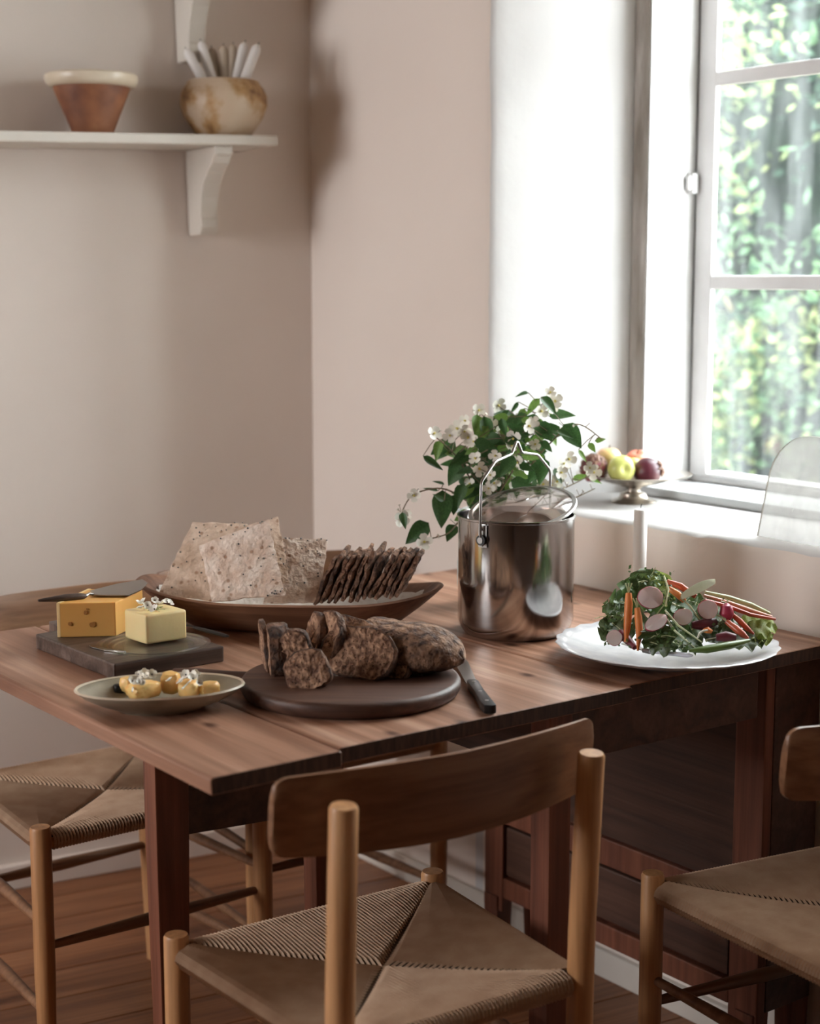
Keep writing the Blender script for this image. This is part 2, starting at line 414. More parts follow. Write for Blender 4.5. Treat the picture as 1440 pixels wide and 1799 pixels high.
def glass_mat(name, tint, dust, streak=0.3, gloss=0.08, haze=(0.85, 0.92, 0.92)):
    m, nt, b = new_mat(name); N_ = nt.nodes; L = nt.links
    out = [n for n in N_ if n.type == 'OUTPUT_MATERIAL'][0]; N_.remove(b)
    tr = N_.new('ShaderNodeBsdfTransparent'); tr.inputs[0].default_value = c4(tint)
    gl = N_.new('ShaderNodeBsdfGlossy'); gl.inputs['Roughness'].default_value = 0.03
    tl = N_.new('ShaderNodeBsdfTranslucent'); tl.inputs[0].default_value = c4(haze)
    mg = N_.new('ShaderNodeMixShader'); mg.inputs[0].default_value = gloss
    L.new(tr.outputs[0], mg.inputs[1]); L.new(gl.outputs[0], mg.inputs[2])
    tc = N_.new('ShaderNodeTexCoord'); mp = N_.new('ShaderNodeMapping'); mp.inputs['Scale'].default_value = (9, 9, 1.6)
    L.new(tc.outputs['Object'], mp.inputs['Vector'])
    n1 = N_.new('ShaderNodeTexNoise'); n1.inputs['Scale'].default_value = 2.5; n1.inputs['Detail'].default_value = 6; L.new(mp.outputs[0], n1.inputs['Vector'])
    mr = N_.new('ShaderNodeMapRange'); mr.inputs['From Min'].default_value = 0.35; mr.inputs['From Max'].default_value = 0.75
    mr.inputs['To Min'].default_value = dust; mr.inputs['To Max'].default_value = dust + streak
    L.new(n1.outputs['Fac'], mr.inputs['Value'])
    md = N_.new('ShaderNodeMixShader'); L.new(mr.outputs[0], md.inputs[0]); L.new(mg.outputs[0], md.inputs[1]); L.new(tl.outputs[0], md.inputs[2])
    L.new(md.outputs[0], out.inputs['Surface'])
    return m

M_pane = glass_mat('dusty_pane', (0.90, 0.95, 0.94), 0.006, 0.034, 0.03)
M_clear = glass_mat('clear_glass', (0.97, 0.98, 0.97), 0.01, 0.02, 0.10)
M_lid = glass_mat('lid_glass', (0.80, 0.74, 0.71), 0.02, 0.02, 0.28)
M_jug = glass_mat('frosted_jug_glass', (0.85, 0.9, 0.9), 0.25, 0.2, 0.12)
M_frost = glass_mat('milky_acrylic', (0.80, 0.79, 0.78), 0.45, 0.10, 0.05, (0.24, 0.23, 0.22))

# ------------------------------------------------------------------ the setting
ML = Matrix.Translation(K0) @ Matrix.Rotation(ANG_L, 4, 'Z')   # shelf wall frame: x to the corner, y into the wall
MW = Matrix.Translation(A0) @ Matrix.Rotation(ANG_U, 4, 'Z')   # window wall frame: x along, y into the wall
def WP(a, d, z): return MW @ Vector((a, d, z))
AK = -0.659
CEIL = 2.42
ZS = 0.898                                                     # sill height
rng = random.Random(7)

def root_at(name, M):
    o = bpy.data.objects.new(name, None); COL.objects.link(o); o.matrix_world = M; return o

# window wall (solid pieces in one plastered shell), local to MW
mb = MB()
zs = [0, .25, .5, .75] + [ZS - .004 + i * (CEIL - ZS) / 46 for i in range(47)]
def jit(z, k): return 0.0055 * noise.noise(Vector((k * 3.1, z * 7.0, 0.3))) + 0.003 * noise.noise(Vector((k, z * 26, 2.3)))
def left_ring(z):
    j = jit(z, 1)
    if z < ZS - .03: return [(AK - .5, 0), (-.10, 0), (-.06, 0), (-.045, 0), (-.030, 0), (-.019, 0), (.106, .28), (.106, .30), (.106, .452), (AK - .5, .452)]
    return [(AK - .5, 0), (-.10, 0), (-.030 + j, 0.0), (-.018 + j, .004), (-.010 + j, .014), (0.0 + j * .6, .032), (.106, .28), (.106, .30), (.106, .452), (AK - .5, .452)]
rings = [[Vector((x, y, z)) for x, y in left_ring(z)] for z in zs]
n = len(rings[0])
mb.add([v for r_ in rings for v in r_], [(i * n + k, i * n + (k + 1) % n, (i + 1) * n + (k + 1) % n, (i + 1) * n + k) for i in range(len(rings) - 1) for k in range(n)])
# lime-washed reveal faces use slot 1
for i in range(len(mb.f)):
    if (i % n) in (3, 4, 5, 6): mb.m[i] = 1
AR0, AR1 = 1.10, 1.23
mb.box(.1065, AR0 + .5, .28, .452, 0, ZS)
# below the sill, with a chipped rounded front edge
na = 70; prof_n = 7; base = len(mb.v); aa = [-.06 + i * (2.3 + .06) / (na * 1) for i in range(na + 1)]
aa = [-.02 + i * 1.33 / na for i in range(na + 1)]
vs = []
for a in aa:
    j = 0.006 * noise.noise(Vector((a * 9, 1.7, 0))) + 0.005 * noise.noise(Vector((a * 31, 4.7, 0))); jz = 0.0035 * noise.noise(Vector((a * 17, 8.7, 0)))
    if a > .6 and a < .80: j += .004
    j *= min(1, (a + .02) / .06); jz *= min(1, (a + .02) / .06)
    for y, z in [(0, 0), (0, ZS - .05), (.0 + j * .3, ZS - .022), (.004 + j, ZS - .009 + jz), (.012 + j, ZS - .002 + jz * .4), (.03 + j * .5, ZS), (.29, ZS)]:
        vs.append(Vector((a, y, z)))
fs = [(i * 7 + k, i * 7 + k + 1, (i + 1) * 7 + k + 1, (i + 1) * 7 + k) for i in range(na) for k in range(6)]
mb.add(vs, fs)
for i in range(len(mb.f) - len(fs), len(mb.f)):
    k = (i - (len(mb.f) - len(fs))) % 6
    if k >= 3: mb.m[i] = 1
# right of the window and above it
mb.prism([(AR1, 0), (6.2, 0), (6.2, .55), (AR0, .55), (AR0, .28)], 0, CEIL)
mb.box(-.03, AR1 + .02, 0, .55, 2.24, CEIL)
wall_r = obj('wall_right', mb, [M_plaster, M_reveal], angle=40); wall_r.matrix_world = MW; struct(wall_r)

# shelf wall, local to ML
mb = MB()
nx, nz = 40, 24; vs = []
for i in range(nx + 1):
    for k in range(nz + 1):
        x = -4.5 * (1 - i / nx); z = CEIL * k / nz
        vs.append((x, 0.006 * noise.noise(Vector((x * 2.1, 0, z * 2.1))) if i < nx else 0, z))
mb.add(vs, [(i * (nz + 1) + k, (i + 1) * (nz + 1) + k, (i + 1) * (nz + 1) + k + 1, i * (nz + 1) + k + 1) for i in range(nx) for k in range(nz)])
mb.box(-4.5, .02, .012, .4, 0, CEIL)
wall_l = obj('wall_left', mb, M_plaster, smooth=True); wall_l.matrix_world = ML; struct(wall_l)

E1 = K0 + U * 5.8
E2 = K0 - DL * 4.2
E3 = E2 + U * 5.8
M_dim_wall = noise_mat('dim_unseen_wall', (0.16, 0.11, 0.08), (0.2, 0.14, 0.10), scale=2, rough=0.9)  # unseen walls, dark brown made up to cut bounced light
def wall_seg(name, p, q, holes=()):
    """solid wall from p to q (outside on the far side), holes = (s0,s1,z0,z1)"""
    d = (q - p); L = d.length; M = Matrix.Translation(p) @ Matrix.Rotation(math.atan2(d.y, d.x), 4, 'Z')
    mb = MB(); x = 0
    for (s0, s1, z0, z1) in holes:
        mb.box(x, s0, -.35, 0, 0, CEIL); mb.box(s0, s1, -.35, 0, 0, z0); mb.box(s0, s1, -.35, 0, z1, CEIL); x = s1
    mb.box(x, L, -.35, 0, 0, CEIL)
    o = obj(name, mb, M_dim_wall); o.matrix_world = M; struct(o); return M
MB2 = wall_seg('wall_back', E2, E3, [(.1, 1.5, .95, 2.25)])
wall_seg('wall_near', E3, E1)
# a casement in the side wall behind the photographer's left shoulder
def window(name, M, x0, x1, z0, z1, y0, th, panes_x, panes_z, stile=.04, munt=.026, mull=.09, two=True):
    r_ = thing(name, '', ''); del r_['label'], r_['category']
    r_.matrix_world = M; r_['kind'] = 'structure'
    return r_
w2 = window('window_2', MB2, 0, 0, 0, 0, 0, 0, 0, 0)
mb = MB(); X0, X1, Z0, Z1 = .1, 1.5, .95, 2.25
mb.box(X0, X1, -.26, -.20, Z0, Z0 + .06).box(X0, X1, -.26, -.20, Z1 - .06, Z1).box(X0, X0 + .06, -.26, -.20, Z0, Z1).box(X1 - .06, X1, -.26, -.20, Z0, Z1)
mb.box((X0 + X1) / 2 - .035, (X0 + X1) / 2 + .035, -.26, -.20, Z0, Z1)
obj('window_frame', mb, M_winpaint, w2, bevel=.004)
for k in range(2):
    xa = X0 + .06 if k == 0 else (X0 + X1) / 2 + .035; xb = (X0 + X1) / 2 - .035 if k == 0 else X1 - .06
    obj('pane', MB().box(xa, xb, -.234, -.230, Z0 + .06, Z1 - .06), M_clear, w2)
    obj('glazing_bar', MB().box(xa, xb, -.245, -.215, (Z0 + Z1) / 2 - .012, (Z0 + Z1) / 2 + .012), M_winpaint, w2)
_c = MB2 @ Vector(((X0 + X1) / 2, -.4, (Z0 + Z1) / 2))
_nn = (MB2.to_3x3() @ Vector((0, 1, 0)))
portal(_c.x, _c.y, _c.z, _nn, 1.4, 1.3)

ce = obj('ceiling', MB().prism([(p.x, p.y) for p in (K0 + (K0 - E3).normalized() * .9, E1 + (E1 - E2).normalized() * .6, E3 + (E3 - K0).normalized() * .6, E2 + (E2 - E1).normalized() * .6)], CEIL, CEIL + .12), M_ceil); struct(ce)

# floor: boards run parallel to the shelf wall
fl = root_at('floor', Matrix.Translation(K0) @ Matrix.Rotation(ANG_L, 4, 'Z')); fl['kind'] = 'structure'
bw = 0.125; bmesh_src = None
cs = (U.x * DL.x + U.y * DL.y); sn = math.sqrt(1 - cs * cs)
sub = obj('subfloor', MB().box(-4.9, 4.4, -5.9, .4, -.06, -.024), M_dark_board, fl)
for i in range(46):
    y1 = .03 - i * bw
    xs = -(y1) / math.tan(math.acos(cs)) if True else 0
    # extent of the room parallelogram at this depth
    xr = .06 + (-y1 - bw / 2) * cs / sn
    b_ = obj('floor_board', MB().box(-4.35, .15, -bw + .0022, 0, -.024, 0), M_floor, fl, bevel=.0015, seg=1) if bmesh_src is None else link_copy(bmesh_src, fl)
    bmesh_src = bmesh_src or b_
    b_.location = (xr, y1, 0)

# baseboards
mb = MB(); mb.box(-4.2, -.0, -.014, .004, 0, .055)
o = obj('baseboard_left', mb, M_plaster, bevel=.003); o.matrix_world = ML; struct(o)
mb = MB(); mb.box(AK + .005, 5.8, -.014, .0, 0, .055)
o = obj('baseboard_right', mb, M_shelf, bevel=.003); o.matrix_world = MW; struct(o)

# ---- the window beside the table
w1 = root_at('window_1', MW); w1['kind'] = 'structure'
YW = .415                                                      # plane of the sashes
mb = MB(); mb.box(.1065, .146, .276, .45, ZS, 2.24); obj('jamb_post', mb, M_worn, w1, bevel=.002, label='grey weathered bare wood post')
mb = MB(); mb.box(.1462, .150, .279, YW, ZS + .018, 2.24); mb.box(.1462, .172, YW + .008, YW + .03, ZS + .018, 2.24)
mb.box(.1462, AR0 - .002, YW - .10, YW + .12, 2.20, 2.24); mb.box(AR0 - .045, AR0 - .002, .28, YW + .05, ZS + .018, 2.24)
mb.box(.1462, AR0 - .002, YW, YW + .10, ZS + .018, ZS + .032)
obj('window_frame', mb, M_winpaint, w1, bevel=.003)
mb = MB(); mb.box(.1466, AR0 - .003, .268, YW + .06, ZS + .001, ZS + .019); obj('sill_board', mb, M_sillboard, w1, bevel=.004, label='grey painted inner sill board')
def Zat(px, py, d): return PV(px, py, A0 - N * d, N).z
zb = Zat(1245, 828, YW + .02); z1a = Zat(1250, 508, YW + .02); z1b = Zat(1250, 484, YW + .02); z2a = Zat(1254, 155, YW + .02); z2b = Zat(1254, 130, YW + .02)
xg = AD(PV(1250, 484, A0 - N * (YW - .003), N))[0]
mid0, mid1 = .61, .665
for k, (sx0, sx1) in enumerate(((.155, mid0 + .022), (mid0 + .034, AR0 - .05))):
    ga = xg if k == 0 else sx0 + .04
    gb = sx1 - .04
    sa = obj('casement', MB().box(sx0, ga, YW - .005, YW + .007, ZS + .033, 2.198).box(gb, sx1, YW - .005, YW + .007, ZS + .033, 2.198)
        .box(sx0, sx1, YW - .0051, YW + .0071, ZS + .0329, zb).box(sx0, sx1, YW - .0051, YW + .0071, 2.15, 2.1981), M_winpaint, w1, bevel=.003)
    for (za, zb_) in ((z1a, z1b), (z2a, z2b)):
        obj('glazing_bar', MB().box(ga - .002, gb + .002, YW - .0045, YW + .0065, za, zb_), M_winpaint, sa, bevel=.003)
    for (za, zb_) in ((zb, z1a), (z1b, z2a), (z2b, 2.15)):
        obj('pane', MB().box(ga - .003, gb + .003, YW + .0005, YW + .0025, za - .003, zb_ + .003), M_pane, sa)
lz = PV(1218, 322, A0 - N * (YW - .02), N).z
mb = MB(); mb.box(.150, .166, YW - .026, YW - .012, lz - .02, lz + .02); mb.tube([(.158, YW - .03, lz - .014), (.158, YW - .03, lz + .014)], .006, 8)
obj('hinge', mb, M_winpaint, w1, smooth=True)

# ------------------------------------------------------------------ garden
gr = obj('ground', MB().box(-9, 16, 3.2, 22, -.45, -.35), noise_mat('grass', (0.05, 0.10, 0.02), (0.12, 0.2, 0.05), scale=5, rough=0.9)); gr['kind'] = 'structure'
M_gleaf = [leaf_mat('garden_leaf_dark', (0.008, 0.026, 0.018), (0.026, 0.055, 0.034), 0.2), leaf_mat('garden_leaf', (0.025, 0.06, 0.03), (0.07, 0.12, 0.06), 0.2),
           leaf_mat('garden_leaf_yellow', (0.10, 0.14, 0.06), (0.24, 0.27, 0.12), 0.2)]
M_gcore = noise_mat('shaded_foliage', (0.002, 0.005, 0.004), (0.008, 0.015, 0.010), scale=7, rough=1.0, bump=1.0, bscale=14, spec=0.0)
for _m in M_gleaf:
    _m.node_tree.nodes['Principled BSDF'].inputs['Specular IOR Level'].default_value = 0.1
def tree(name, label, cat, c, rx, rz, zc, nleaf, size, seed, w=(5, 4, 2)):
    rg = random.Random(seed)
    t = thing(name, label, cat, (c[0], c[1], -.35))
    mb = MB(); mb.tube([(0, 0, 0), (.03, .02, zc * .5), (0, 0, zc + .2)], [.09, .07, .03], 8)
    for k in range(7):
        a = k * 0.9 + seed; mb.tube([(0, 0, zc * .35 + k * .08), (math.cos(a) * rx * .4, math.sin(a) * rx * .4, zc * .6 + k * .1), (math.cos(a) * rx * .75, math.sin(a) * rx * .75, zc * .8 + k * .15)], [.03, .02, .008], 6)
    obj('trunk', mb, M_stem, t, smooth=True)
    mb = MB(); clumps = []
    for k in range(150):
        u_ = Vector((rg.gauss(0, 1), rg.gauss(0, 1), rg.gauss(0, 1))).normalized() * (rg.random() ** .4)
        clumps.append((Vector((u_.x * rx, u_.y * rx, zc + u_.z * rz)), rg.choices((0, 1, 2), weights=w)[0], rg.uniform(.18, .42)))
    for i in range(nleaf):
        cc, mi, cr_ = rg.choice(clumps)
        p = cc + Vector((rg.gauss(0, 1), rg.gauss(0, 1), rg.gauss(0, .8))) * cr_ * .6
        if p.z < .05: p.z = .05 + rg.random() * .4
        d = Vector((rg.gauss(0, 1), rg.gauss(0, 1), rg.gauss(0, .7))).normalized(); s_ = d.cross(Vector((rg.gauss(0, 1), rg.gauss(0, 1), rg.gauss(0, 1)))).normalized()
        q = size * rg.uniform(.6, 1.3)
        mb.add([p, p + d * q * .5 + s_ * q * .28, p + d * q, p + d * q * .5 - s_ * q * .28], [(0, 1, 2, 3)], mi)
    f = obj('foliage', mb, M_gleaf, t); f['kind'] = 'stuff'
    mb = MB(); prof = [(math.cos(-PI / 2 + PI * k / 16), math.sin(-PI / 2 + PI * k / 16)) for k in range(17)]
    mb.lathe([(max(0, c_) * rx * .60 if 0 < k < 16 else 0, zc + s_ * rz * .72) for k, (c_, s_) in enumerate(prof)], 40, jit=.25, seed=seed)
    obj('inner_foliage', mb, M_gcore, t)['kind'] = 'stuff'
    return t
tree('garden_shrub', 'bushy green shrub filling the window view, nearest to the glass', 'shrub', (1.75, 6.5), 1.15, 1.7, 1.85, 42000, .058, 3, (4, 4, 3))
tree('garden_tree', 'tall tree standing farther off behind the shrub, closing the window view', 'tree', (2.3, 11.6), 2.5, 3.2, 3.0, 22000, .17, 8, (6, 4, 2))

# ------------------------------------------------------------------ shelves on the left wall
def sh_local(px, py, dep):                      # point of a plane 'dep' in front of the shelf wall, in ML coordinates
    w_ = PV(px, py, K0 + NL * dep, NL); return ML.inverted() @ w_
sl = sh_local(0, 229, .2); sr = sh_local(488, 238, .2)
tilt = math.atan2(sr.z - sl.z, sr.x - sl.x)
MSH = ML @ Matrix.Translation((sr.x, 0, sr.z)) @ Matrix.Rotation(-tilt, 4, 'Y')
def make_shelf(label, M, cat='shelf'):
    t = thing('wall_shelf', label, cat); t.matrix_world = M
    obj('shelf_board', MB().box(-1.7, 0, -.2, -.004, -.021, 0), M_shelf, t, bevel=.003)
    Mi = M.inverted()
    # ogee bracket
    bx = (ML.inverted() @ PV(390, 262, K0 + NL * .17, NL)).x - sr.x
    pr = [(-.006, 0), (-.178, 0), (-.178, -.018), (-.168, -.022), (-.160, -.034), (-.132, -.050), (-.104, -.075), (-.088, -.105), (-.079, -.135), (-.078, -.147), (-.082, -.150), (-.082, -.166), (-.070, -.184), (-.006, -.184)]
    for x0 in (bx, bx - .95):
        mb = MB(); n_ = len(pr); w_ = .020
        vs = [Vector((x0 - w_, y, z - .0215)) for y, z in pr] + [Vector((x0 + w_, y, z - .0215)) for y, z in pr]
        mb.add(vs, [tuple(range(n_)), tuple(range(n_, 2 * n_))[::-1]] + [(i, (i + 1) % n_, n_ + (i + 1) % n_, n_ + i) for i in range(n_)])
        obj('bracket', mb, M_shelf, t, bevel=.002, seg=1)
    return t
make_shelf('cream painted wall shelf carrying the two pots, carved bracket beneath', MSH)
make_shelf('cream wall shelf above, only its bracket foot showing at the top edge', Matrix.Translation((0, 0, .37)) @ MSH @ Matrix.Translation((-.02, 0, 0)))
MSHi = MSH.inverted()
def on_shelf(px, dep):                          # point on the shelf top under pixel column px
    w_ = PV(px, 232, K0 + NL * dep, NL); l = MSHi @ w_; return MSH @ Vector((l.x, -dep, 0))

p = on_shelf(163, .105)
t = thing('milk_bowl', 'flared terracotta bowl with a thick cream rim on the shelf', 'bowl', p)
mb = MB(); mb.lathe([(.0, .004), (.036, .002), (.040, .0), (.043, .006), (.054, .035), (.067, .065), (.080, .098), (.0805, .100), (.0785, .100), (.065, .065), (.04, .014), (0, .012)], 56, jit=.01); obj('body', mb, M_terra, t, smooth=True)
mb = MB(); mb.lathe([(.0795, .097), (.086, .098), (.0925, .104), (.0955, .113), (.0945, .121), (.090, .124), (.085, .121), (.078, .105)], 56, ring=True); obj('glazed_rim', mb, M_glaze, t, smooth=True, label='cream glazed rim and inside')

p = on_shelf(393, .105)
t = thing('stoneware_pot', 'squat round mottled cream and rust pot holding candles on the shelf', 'pot', p)
mb = MB(); mb.lathe([(0, .003), (.052, .001), (.058, .004), (.072, .022), (.086, .046), (.0935, .068), (.0925, .088), (.086, .103), (.078, .112), (.076, .118), (.073, .120), (.069, .117), (.069, .110), (.082, .085), (.083, .06), (.05, .015), (0, .012)], 64, jit=.02, seed=3)
obj('body', mb, M_mottle, t, smooth=True)
pot_c = p.copy()
cand = [((352, 72), (372, 140), 0, 'white candle leaning left in the shelf pot, the taller of the two at the left'), ((326, 86), (357, 142), -.02, 'white candle leaning far left in the shelf pot, outermost and lower'),
        ((371, 84), (380, 140), .03, 'cream candle standing at the back of the shelf pot, beside the left pair'), ((392, 80), (395, 140), .02, 'cream candle in the middle of the shelf pot'),
        ((409, 78), (408, 140), .025, 'cream candle right of the middle one in the shelf pot'), ((430, 74), (418, 140), .01, 'white candle leaning slightly right in the shelf pot'),
        ((453, 78), (434, 142), -.015, 'white candle leaning furthest right in the shelf pot')]
for i, (tp, bt, dy, lab) in enumerate(cand):
    y0 = pot_c.y + dy
    a_ = PY(tp[0], tp[1], y0); b_ = PY(bt[0], bt[1], y0); d_ = (b_ - a_).normalized()
    c_ = a_ + d_ * .155
    c_.x = pot_c.x + (c_.x - pot_c.x) * .6; c_.z = max(c_.z, pot_c.z + .02)
    q = thing('candle', lab, 'candle', c_, group='candles kept in the shelf pot')
    mt = M_waxc if i in (2, 3, 4) else M_wax; rr = .0105
    d2 = (a_ - c_)
    mb = MB(); mb.tube([(0, 0, 0), d2 * .5, d2 * .90, d2 * .955, d2 * .985, d2], [rr, rr, rr, rr * .85, rr * .45, rr * .15], 14); obj('wax', mb, mt, q, smooth=True)
    mb = MB(); mb.tube([d2 * .99, d2 * 1.03 + Vector((.001, 0, 0))], .0009, 5); obj('wick', mb, M_wick, q)

# ------------------------------------------------------------------ table
ZT = .76
tb = thing('dining_table', 'old reddish pine drop-leaf table with worn planks, standing against the window wall', 'table'); tb.matrix_world = MW
def plank(y0, y1, xa, xb):
    mb = MB(); nxx = 14
    vs = []; 
    for i in range(nxx + 1):
        x = xa + (xb - xa) * i / nxx; wob = .0010 * noise.noise(Vector((x * 7, y0 * 9, 0)))
        for (y, z) in [(y0 + wob, ZT - .022), (y0 + wob - .001, ZT - .003), (y0 + .003 + wob, ZT), (y1 - .003 + wob, ZT), (y1 + wob, ZT - .003), (y1 + wob, ZT - .022)]:
            vs.append((x, y, z))
    fs = [(i * 6 + k, i * 6 + (k + 1) % 6, (i + 1) * 6 + (k + 1) % 6, (i + 1) * 6 + k) for i in range(nxx) for k in range(6)]
    fs += [tuple(range(6)), tuple(nxx * 6 + k for k in range(6))[::-1]]
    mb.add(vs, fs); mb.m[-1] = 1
    return mb
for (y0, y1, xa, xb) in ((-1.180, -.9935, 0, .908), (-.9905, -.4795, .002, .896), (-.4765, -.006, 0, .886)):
    obj('plank', plank(y0, y1, xa, xb), [M_table, M_end_shade], tb, bevel=.0012, seg=1)
zr = PV(851, 1313, WP(0, -.575, 0), N).z
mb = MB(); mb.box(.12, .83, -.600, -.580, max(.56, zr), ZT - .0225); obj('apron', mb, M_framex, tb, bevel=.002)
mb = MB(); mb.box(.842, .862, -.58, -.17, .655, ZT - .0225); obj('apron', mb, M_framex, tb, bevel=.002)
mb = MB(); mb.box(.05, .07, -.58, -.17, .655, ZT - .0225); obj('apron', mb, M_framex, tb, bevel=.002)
def leg_mb(x, y, top, s0, s1, rot=0):
    M = Matrix.Translation((x, y, 0)) @ Matrix.Rotation(rot, 4, 'Z'); mb = MB(); vs = []
    for z, s_ in ((0, s1), (top * .7, s0 * .95), (top, s0)):
        vs += [M @ Vector((dx * s_ / 2, dy * s_ / 2, z)) for dx, dy in ((-1, -1), (1, -1), (1, 1), (-1, 1))]
    mb.add(vs, [(0, 3, 2, 1), (8, 9, 10, 11)] + [(i * 4 + k, i * 4 + (k + 1) % 4, (i + 1) * 4 + (k + 1) % 4, (i + 1) * 4 + k) for i in range(2) for k in range(4)])
    return mb
x3, y3 = AD(PZ(1013, 1240, .735))
obj('leg', leg_mb(.858, -.600, ZT - .0225, .042, .040), M_frame, tb, bevel=.002)
g1 = MW.inverted() @ PY(292, 1400, 2.30); g2 = MW.inverted() @ PY(567, 1400, 2.42)
gdir = math.atan2(g2.y - g1.y, g2.x - g1.x)
obj('leg', leg_mb(g1.x, g1.y, ZT - .0225, .053, .036, gdir), M_frame, tb, bevel=.002)
obj('leg', leg_mb(g2.x, g2.y, ZT - .0225, .050, .042, gdir), M_frame, tb, bevel=.002)
_l = (Vector((g2.x, g2.y, 0)) - Vector((g1.x, g1.y, 0))).length
M = Matrix.Translation((g1.x, g1.y, 0)) @ Matrix.Rotation(gdir, 4, 'Z')
mb = MB(); mb.box(.0264, _l - .0254, -.011, .011, .530, .598, M=M); obj('gate_rail', mb, M_framex, tb, bevel=.002)
_l2 = (Vector((.30, -.60, 0)) - Vector((g2.x, g2.y, 0)))
# panelled base against the wall
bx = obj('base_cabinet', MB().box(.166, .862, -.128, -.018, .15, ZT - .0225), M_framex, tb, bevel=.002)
mb = MB()
mb.box(.166, .22, -.150, -.129, .12, ZT - .0225); mb.box(.80, .862, -.150, -.129, .12, ZT - .0225)
mb.box(.2205, .7995, -.1495, -.129, .68, ZT - .0225); mb.box(.2205, .7995, -.1495, -.129, .30, .35); mb.box(.2205, .7995, -.1495, -.129, .15, .19)
obj('panel_frame', mb, M_frame, tb, bevel=.003)
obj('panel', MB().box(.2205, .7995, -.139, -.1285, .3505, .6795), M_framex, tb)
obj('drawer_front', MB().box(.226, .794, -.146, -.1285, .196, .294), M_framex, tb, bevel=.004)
for (xx, yy) in ((.19, -.135), (.838, -.135), (.19, -.035), (.838, -.035)):
    obj('leg', leg_mb(xx, yy, .1495, .04, .032), M_frame, tb, bevel=.002)

# ------------------------------------------------------------------ chairs
def cord_seat():
    """woven cord seat: every cord wraps its rail and runs to the diagonal"""
    mb = MB()
    c = {'FL': Vector((-.213, .188, 0)), 'FR': Vector((.213, .188, 0)), 'BR': Vector((.185, -.188, 0)), 'BL': Vector((-.185, -.188, 0))}
    m = Vector((0, 0, 0)); ZR = .428; rr = .0125
    def sagz(p):
        e = max(abs(p.x) / .2, abs(p.y) / .188); return -.012 * (1 - min(1, e) ** 2)
    for a, b in (('FL', 'FR'), ('FR', 'BR'), ('BR', 'BL'), ('BL', 'FL')):
        A_, B_ = c[a], c[b]; d = (B_ - A_); L = d.length; d.normalize(); w = Vector((d.y, -d.x, 0))
        if w.dot(-A_) < 0: w = -w
        step = .0058; n_ = int((L - .036) / step)
        for i in range(n_):
            s = A_ + d * (.018 + (i + .5) * (L - .036) / n_)
            # intersection with the diagonals
            best = None
            for P in (A_, B_):
                e = m - P; den = w.x * e.y - w.y * e.x
                if abs(den) < 1e-9: continue
                t_ = ((P.x - s.x) * e.y - (P.y - s.y) * e.x) / den
                if t_ > .003 and (best is None or t_ < best): best = t_
            if best is None: continue
            pts = []
            for k in range(7):
                an = -PI * .5 - PI * k / 6 
                pts.append(s - w * (rr * .0) + w * (-math.cos(an + PI) * 0) + w * (rr * math.cos(-an)) * 1.0 + Vector((0, 0, ZR + rr * math.sin(-an) * -1)) * 1.0)
            # explicit wrap: underside -> outer side -> top
            pts = [s + w * (.03) + Vector((0, 0, ZR - rr))] + [s - w * rr * math.sin(PI * k / 6) + Vector((0, 0, ZR - rr * math.cos(PI * k / 6))) for k in range(7)]
            e_ = s + w * best
            for f_ in (.33, .66, .92):
                q = s + w * best * f_; z = ZR + rr + sagz(q) + (.004 * math.sin(PI * f_)); pts.append(Vector((q.x, q.y, z)))
            pts.append(Vector((e_.x, e_.y, ZR + rr + sagz(e_) - .006)))
            half = step * .43
            vs = []
            for j, p_ in enumerate(pts):
                t_ = (pts[min(j + 1, len(pts) - 1)] - pts[max(j - 1, 0)]).normalized(); nn = t_.cross(d).normalized()
                if j > 2 and nn.z < 0: nn = -nn
                if j <= 2 and nn.dot(-w) + (-nn.z) < 0: nn = -nn
                vs += [p_ - d * half, p_ + nn * half * 1.25, p_ + d * half]
            mb.add(vs, [(j * 3 + k, j * 3 + k + 1, (j + 1) * 3 + k + 1, (j + 1) * 3 + k) for j in range(len(pts) - 1) for k in range(2)])
    return mb
def backrest_mb():
    mb = MB(); nx_, nz_ = 44, 8; W2 = .243; hh = .112; front = []; back = []
    def pt(u_, v_, off):
        x = W2 * u_; hz = hh * (1 - .12 * abs(u_) ** 2.2) / 2
        # rounded corners
        ex = abs(u_) * W2; r_ = .018
        if ex > W2 - r_: hz = hz - r_ + math.sqrt(max(0, r_ * r_ - (ex - (W2 - r_)) ** 2)) 
        zc = .713 + .004 * abs(u_)
        y = -.176 + .042 * u_ * u_ - .0 + off
        z = zc + v_ * hz
        return Vector((x, y - (z - .713) * .10, z))
    for i in range(nx_ + 1):
        u_ = -1 + 2 * i / nx_; u_ = math.copysign(1 - (1 - abs(u_)) ** 1.6, u_)
        for k in range(nz_ + 1):
            v_ = -1 + 2 * k / nz_; th = .0062 * (1 - .5 * abs(v_) ** 4)
            front.append(pt(u_, v_, th)); back.append(pt(u_, v_, -th))
    n_ = nz_ + 1; N1 = len(front); fs = []
    for i in range(nx_):
        for k in range(nz_):
            a = i * n_ + k; fs.append((a, a + 1, a + n_ + 1, a + n_)); fs.append((N1 + a, N1 + a + n_, N1 + a + n_ + 1, N1 + a + 1))
        for k in (0, nz_):
            a = i * n_ + k; fs.append((a, a + n_, N1 + a + n_, N1 + a))
    for i in (0, nx_):
        for k in range(nz_): a = i * n_ + k; fs.append((a, a + 1, N1 + a + 1, N1 + a))
    mb.add(front + back, fs); return mb
